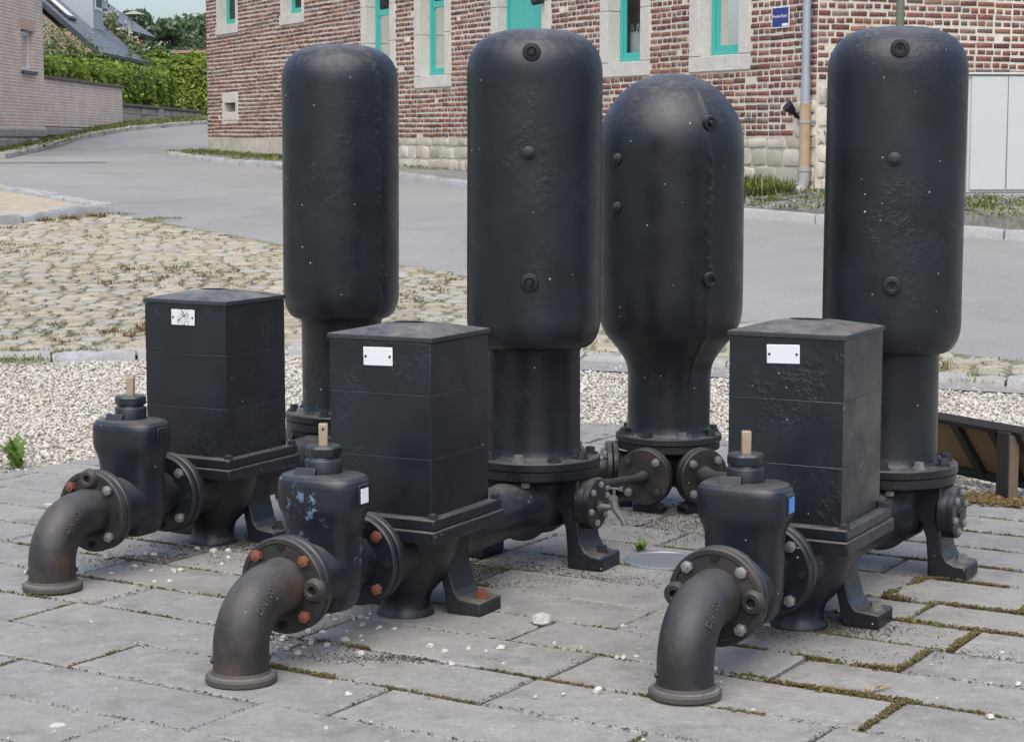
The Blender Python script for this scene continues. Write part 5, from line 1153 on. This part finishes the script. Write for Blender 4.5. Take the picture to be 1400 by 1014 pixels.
uv_quad('roof', [(0, 0, Z0), (0, LN, Z0), (-W2, LN, Z0 + H2), (-W2, 0, Z0 + H2)], M['slate'], sh_, LN, 7.5); uv_quad('roof', [(-2 * W2, LN, Z0), (-2 * W2, 0, Z0), (-W2, 0, Z0 + H2), (-W2, LN, Z0 + H2)], M['slate'], sh_, LN, 7.5)
mb = MB(); sl = Vector((-W2, 0, H2)).normalized(); nn = Vector((sl.z, 0, -sl.x)); 
mb.add([Vector((.1, -.06, Z0 - .09)) + nn * 0, Vector((.1, .02, Z0 - .09)), Vector((.1, .02, Z0 + .05)), Vector((.1, -.06, Z0 + .05)), Vector((-W2, -.06, Z0 + H2 - .2)), Vector((-W2, .02, Z0 + H2 - .2)), Vector((-W2, .02, Z0 + H2 + .06)), Vector((-W2, -.06, Z0 + H2 + .06))], [(0, 1, 2, 3), (4, 7, 6, 5), (0, 4, 5, 1), (1, 5, 6, 2), (2, 6, 7, 3), (3, 7, 4, 0)]); mb.obj('verge_board', M['fascia'], sh_)
mb = MB(); mb.box(.0, .12, 0, LN, Z0 - .1, Z0); mb.obj('gutter', M['fascia'], sh_)
def on_roof(t, y, h=0): return Vector((-W2 * t, y, Z0 + H2 * t)) + Vector((H2, 0, W2)).normalized() * h
def roofbox(name, t0, t1, y0, y1, h0, h1, mat, parent): 
    mb = MB(); mb.add([on_roof(t0, y0, h0), on_roof(t1, y0, h0), on_roof(t1, y1, h0), on_roof(t0, y1, h0), on_roof(t0, y0, h1), on_roof(t1, y0, h1), on_roof(t1, y1, h1), on_roof(t0, y1, h1)], [(0, 3, 2, 1), (4, 5, 6, 7), (0, 1, 5, 4), (1, 2, 6, 5), (2, 3, 7, 6), (3, 0, 4, 7)]); return mb.obj(name, mat, parent)
sk = roofbox('skylight', .20, .40, 1.6, 2.6, .02, .09, M['fascia'], sh_); roofbox('pane', .215, .385, 1.68, 2.52, .092, .10, M['white'], sk)
dm = MB(); c0 = on_roof(.30, 5.3); n = 14; arch = [(math.cos(math.pi * k / n) * .75, .55 + math.sin(math.pi * k / n) * .75) for k in range(n + 1)]; arch = [(.75, -.6)] + arch + [(-.75, -.6)]
dm.prism(arch, lambda y, z: (c0.x + .7, c0.y + 0 + y, c0.z + z), lambda y, z: (c0.x - 2.2, c0.y + y, c0.z + z)); dmo = dm.obj('dormer', M['zinc'], sh_)
dw = MB(); dw.prism([(y * .7, .1 + (z - .1) * .78 if z > 0 else .0) for y, z in arch], lambda y, z: (c0.x + .704, c0.y + y, c0.z + z), lambda y, z: (c0.x + .73, c0.y + y, c0.z + z)); dwo = dw.obj('window', M['pvc'], dmo)
dw = MB(); dw.prism([(y * .55, .18 + (z - .18) * .65 if z > 0 else .1) for y, z in arch], lambda y, z: (c0.x + .733, c0.y + y, c0.z + z), lambda y, z: (c0.x + .745, c0.y + y, c0.z + z)); dw.obj('pane', M['fascia'], dwo)
fh = empty('far_house', (-15.6, 76, 0)); tag(fh, 'orange brick house end with dark sloping roof, half hidden by blossom', 'house')
mb = MB(); mb.box(-1.8, .6, 0, 6, 1, 5.5); mb.obj('wall', M['orangebrick_x'], fh); uv_quad('roof', [(1.0, -.3, 5.3), (1.0, 6.4, 5.3), (-3.6, 6.4, 8.6), (-3.6, -.3, 8.6)], M['slate'], fh, 6.7, 5.7, .12); mb = MB(); mb.cyl((.66, -.06, 1), (.66, -.06, 5.3), .08, .08, 10); mb.obj('downpipe', M['fascia'], fh)
fw_ = empty('far_brick_wall', (-14.2, 84, 0)); tag(fw_, 'distant orange brick garden wall below the trees', 'wall'); mb = MB(); mb.box(0, 6, 0, .3, 2, 4.72); mb.obj('wall', M['orangebrick_x'], fw_); mb = MB(); mb.box(-.05, 6.05, -.06, .36, 4.73, 4.86); mb.obj('coping', M['orangebrick_x'], fw_)
# lamp post
lp = empty('street_lamp', (-14.25, 75, 0)); tag(lp, 'grey concrete street lamp post with flat lamp head', 'street lamp')
mb = MB(); mb.cyl((0, 0, 2), (0, 0, 5.75), .13, .09, 12); mb.obj('pole', M['cast_grey'], lp); mb = MB(); mb.lathe([(.01, .16), (.12, .14), (.38, .05), (.40, .02), (.34, 0), (.01, -.02)], (.15, 0, 5.75), n=20); mb.obj('lamp_head', M['cast_grey'], lp)

# ---------------------------------------------------------------- hedges, shrubs, trees
def leaf_cloud(P, Nrm, size, mat, name, parent, jitter=.6):
    n = len(P); d = Nrm + rng.normal(0, jitter, (n, 3)); d /= np.linalg.norm(d, axis=1)[:, None]; a = np.cross(d, rng.normal(0, 1, (n, 3))); a /= np.linalg.norm(a, axis=1)[:, None]; b = np.cross(d, a)
    s = size * rng.uniform(.6, 1.25, n); l = (s * 1.0)[:, None]; w = (s * .52)[:, None]
    fold = d * (s * .12)[:, None]
    vv = np.stack([P - a * l, P + b * w + fold, P + a * l, P - b * w + fold], 1).reshape(-1, 3); F = np.arange(n * 4).reshape(-1, 4)
    return fast_obj(name, vv, F, mat, parent, np.repeat(np.clip(rng.random(n), 0, .999), 4))
def hedge(name, label, x0, x1, y0, y1, zt0, zt1, zb, mat, n, size, cat='hedge'):
    root = empty(name, ((x0 + x1) / 2, (y0 + y1) / 2, zb)); tag(root, label, cat); c = np.array([(x0 + x1) / 2, (y0 + y1) / 2, zb])
    u, v, f = rng.random(n), rng.random(n), rng.random(n); A1, A2, A3 = (y1 - y0) * (zt0 - zb), (x1 - x0) * (zt0 - zb), (x1 - x0) * (y1 - y0); pr = np.array([A1, A2, A2 * .3, A3 * 1.2]); pr = pr / pr.sum(); side = rng.choice(4, n, p=pr)
    X = np.where(side == 0, x1, x0 + (x1 - x0) * u); Y = np.where(side == 1, y0, np.where(side == 2, y1, y0 + (y1 - y0) * np.where(side == 0, u, v))); zt = zt0 + (zt1 - zt0) * (Y - y0) / (y1 - y0)
    Z = np.where(side == 3, zt, zb + (zt - zb) * f); Nn = np.zeros((n, 3)); Nn[side == 0, 0] = 1; Nn[side == 1, 1] = -1; Nn[side == 2, 1] = 1; Nn[side == 3, 2] = 1
    lump = .16 * np.sin(Y * 2.7 + Z * 1.3) * np.sin(Z * 3.3 + X * 2.1) + .09 * np.sin(Y * 6.1 + X * 5.7) ; P = np.stack([X, Y, Z], 1) + Nn * (lump[:, None] - np.abs(rng.normal(0, .12, n))[:, None] + .05)
    P += rng.normal(0, .03, P.shape); leaf_cloud(P - c, Nn * .8 + np.array([0, 0, .5]), size, mat, 'leaves', root)
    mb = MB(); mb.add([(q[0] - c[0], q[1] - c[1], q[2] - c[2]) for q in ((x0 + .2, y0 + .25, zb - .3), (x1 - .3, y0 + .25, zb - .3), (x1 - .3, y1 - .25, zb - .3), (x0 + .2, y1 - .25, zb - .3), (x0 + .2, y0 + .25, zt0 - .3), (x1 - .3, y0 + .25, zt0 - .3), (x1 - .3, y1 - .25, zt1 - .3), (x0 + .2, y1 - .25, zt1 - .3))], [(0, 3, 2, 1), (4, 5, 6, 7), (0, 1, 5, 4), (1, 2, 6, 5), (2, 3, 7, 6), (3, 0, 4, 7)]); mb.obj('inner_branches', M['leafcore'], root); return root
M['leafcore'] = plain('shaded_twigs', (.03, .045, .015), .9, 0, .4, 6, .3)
hedge('laurel_hedge', 'long bright green laurel hedge above the pink garden wall and block wall', -12.3, -10.75, 45.2, 63.5, 2.88, 3.22, 1.9, M['leaf_hedge'], 30000, .085)
hedge('laurel_hedge', 'tall dark-sided hedge standing at the bend beside the brick building', -11.2, -6.5, 68.3, 70.0, 3.62, 3.62, 1.7, M['leaf_hedge'], 12000, .10)
hedge('laurel_hedge', 'pale green hedge row in the back between the slate roof and the building', -15.5, -6, 74.2, 75.8, 4.12, 4.12, 2.2, M['leaf_hedge'], 14000, .11)
def bush(name, label, c, rx, ry, rz, n, size, mat, cat='shrub', stem=True, group=None):
    root = empty(name, c); tag(root, label, cat, group); k = max(7, int(n / 260)); cen = rng.normal(0, .48, (k, 3)); cen[:, 2] = np.abs(cen[:, 2]) * .9 + .25; rad = rng.uniform(.26, .52, k); w = rng.integers(0, k, n)
    d = rng.normal(0, 1, (n, 3)); d /= np.linalg.norm(d, axis=1)[:, None]; P = cen[w] + d * (rad[w] * rng.uniform(.75, 1.1, n))[:, None]; P = P[P[:, 2] > .02]; Nn = P - np.array([0, 0, .3]); 
    leaf_cloud(P * np.array([rx, ry, rz]), Nn, size, mat, 'foliage', root, .8); mb = MB()
    for q in range(5): a = q * 1.3; mb.tube([(0, 0, -.3), (rx * .15 * math.cos(a), ry * .15 * math.sin(a), rz * .35), (rx * .45 * math.cos(a), ry * .45 * math.sin(a), rz * .8)], [.05, .035, .012], 6)
    mb.obj('stems', M['bark'], root); return root
bush('shrub', 'loose mid-green shrub in front of the brick gable', (-12.7, 56.2, 1.9), 1.2, 1.0, 1.75, 7000, .06, M['leaf_mid'])
bush('shrub', 'smaller shrub right of the gable shrub, below the slate eave', (-11.8, 57.0, 1.9), .7, .7, 1.4, 4000, .055, M['leaf_mid'])
bush('shrub', 'yellowish shrub under the lamp post behind the hedges', (-13.3, 79, 2.8), 1.5, 1.3, 1.25, 2600, .11, M['leaf_mid'])
bush('shrub', 'russet-tinged shrub in front of the orange far wall', (-11.9, 80, 2.8), 1.1, 1.1, 1.15, 2000, .11, M['leaf_rust'])
bush('shrub', 'dark green shrub at the right end of the far wall', (-10.6, 80.5, 2.8), 1.0, 1.0, 1.2, 2000, .11, M['leaf_dark'])
# blossoming climber that runs down the end of the slate roof
root = empty('climbing_plant', (-12.3, 66.7, 1.6)); tag(root, 'climbing plant with cream blossom spilling down the slate roof edge', 'climber')
t_ = rng.random(3200); P = np.stack([-.0 - 2.9 * t_, np.full(3200, -.5), 2.25 + 2.7 * t_], 1) + rng.normal(0, 1, (3200, 3)) * np.array([.16, .2, .17]) * (1 + .4 * np.sin(t_ * 21))[:, None]
leaf_cloud(P, np.tile([.3, -.6, .6], (3200, 1)), .085, M['leaf_bloom'], 'foliage', root, .8); mb = MB(); mb.tube([(0, 0, 0), (.05, -.1, 1.6), (-.3, -.2, 2.4), (-2.8, -.3, 4.9)], [.05, .045, .035, .015], 8); mb.obj('stem', M['bark'], root)
def tree(name, label, x, y, ht, rx, n, size, mat, k=22, tr=.25):
    z0 = float(terr(y)); root = empty(name, (x, y, z0)); tag(root, label, 'tree', 'trees in the distance behind the houses'); mb = MB(); mb.tube([(0, 0, -.5), (.1, 0, ht * .3), (-.05, .1, ht * .6), (0, 0, ht * .92)], [tr, tr * .8, tr * .5, .05], 10)
    cen = []
    for q in range(k):
        a = rng.uniform(0, 6.28); h = rng.uniform(.10, .90); r = rx * (math.sin(math.pi * min(.97, h * .85 + .12)) ** .7) * rng.uniform(.3, .95); c = np.array([r * math.cos(a), r * math.sin(a), ht * h]); cen.append(c); mb.tube([(0, 0, ht * max(.1, h - .2)), tuple(c * np.array([.5, .5, 1]) - np.array([0, 0, ht * .06])), tuple(c)], [tr * .35, tr * .2, .03], 6)
    mb.obj('trunk', M['bark'], root); cen = np.array(cen); w = rng.integers(0, k, n); rad = rng.uniform(.16, .30, k) * rx * 1.25; d = rng.normal(0, 1, (n, 3)); d /= np.linalg.norm(d, axis=1)[:, None]
    P = cen[w] + d * (rad[w] * rng.uniform(.55, 1.1, n))[:, None] * np.array([1, 1, .8]); leaf_cloud(P, d, size, mat, 'crown', root, .8)
for (px, hh, rx, y, lb, mt) in ((-20.9, 6.1, 2.1, 112, 'feathery grey-green tree directly behind the lamp post', 'leaf_tree'), (-19.4, 5.7, 1.9, 116, 'slim grey-green tree just right of the lamp post', 'leaf_tree'), (-20.2, 6.6, 3.2, 128, 'broad dark tree in the middle of the far tree row', 'leaf_dark'),
        (-18.0, 6.0, 2.6, 122, 'rounded green tree right of the broad dark tree', 'leaf_tree'), (-18.4, 6.9, 2.2, 136, 'thin-topped tree rising above its neighbours in the far row', 'leaf_tree'), (-16.2, 6.3, 2.6, 118, 'tree partly hidden by the corner of the old brick building', 'leaf_tree'), (-24.0, 6.6, 2.6, 126, 'tree half hidden behind the far orange house roof', 'leaf_dark'), (-22.3, 6.2, 2.4, 138, 'blue-green tree at the back, left of the broad dark tree', 'leaf_tree')):
    tree('tree', lb, px, y, hh, rx, 5200, .19, M[mt], 30)
mb = MB(); 
hf = empty('hill', (0, 0, 0)); tag(hf, kind='structure'); 
hv = MB(); 
for k in range(13):
    pass
nn_ = 24; r0 = [(-160 + 320 * k / nn_, 190, 2) for k in range(nn_ + 1)]; r1_ = [(-160 + 320 * k / nn_, 260, 7.5 + 1.2 * math.sin(k * 1.3)) for k in range(nn_ + 1)]; r2_ = [(-160 + 320 * k / nn_, 400, 3) for k in range(nn_ + 1)]
hv.add(r0 + r1_ + r2_, [(k, k + 1, nn_ + 2 + k, nn_ + 1 + k) for k in range(nn_)] + [(nn_ + 1 + k, nn_ + 2 + k, 2 * nn_ + 3 + k, 2 * nn_ + 2 + k) for k in range(nn_)]); hv.obj('slope', M['ground'], hf)
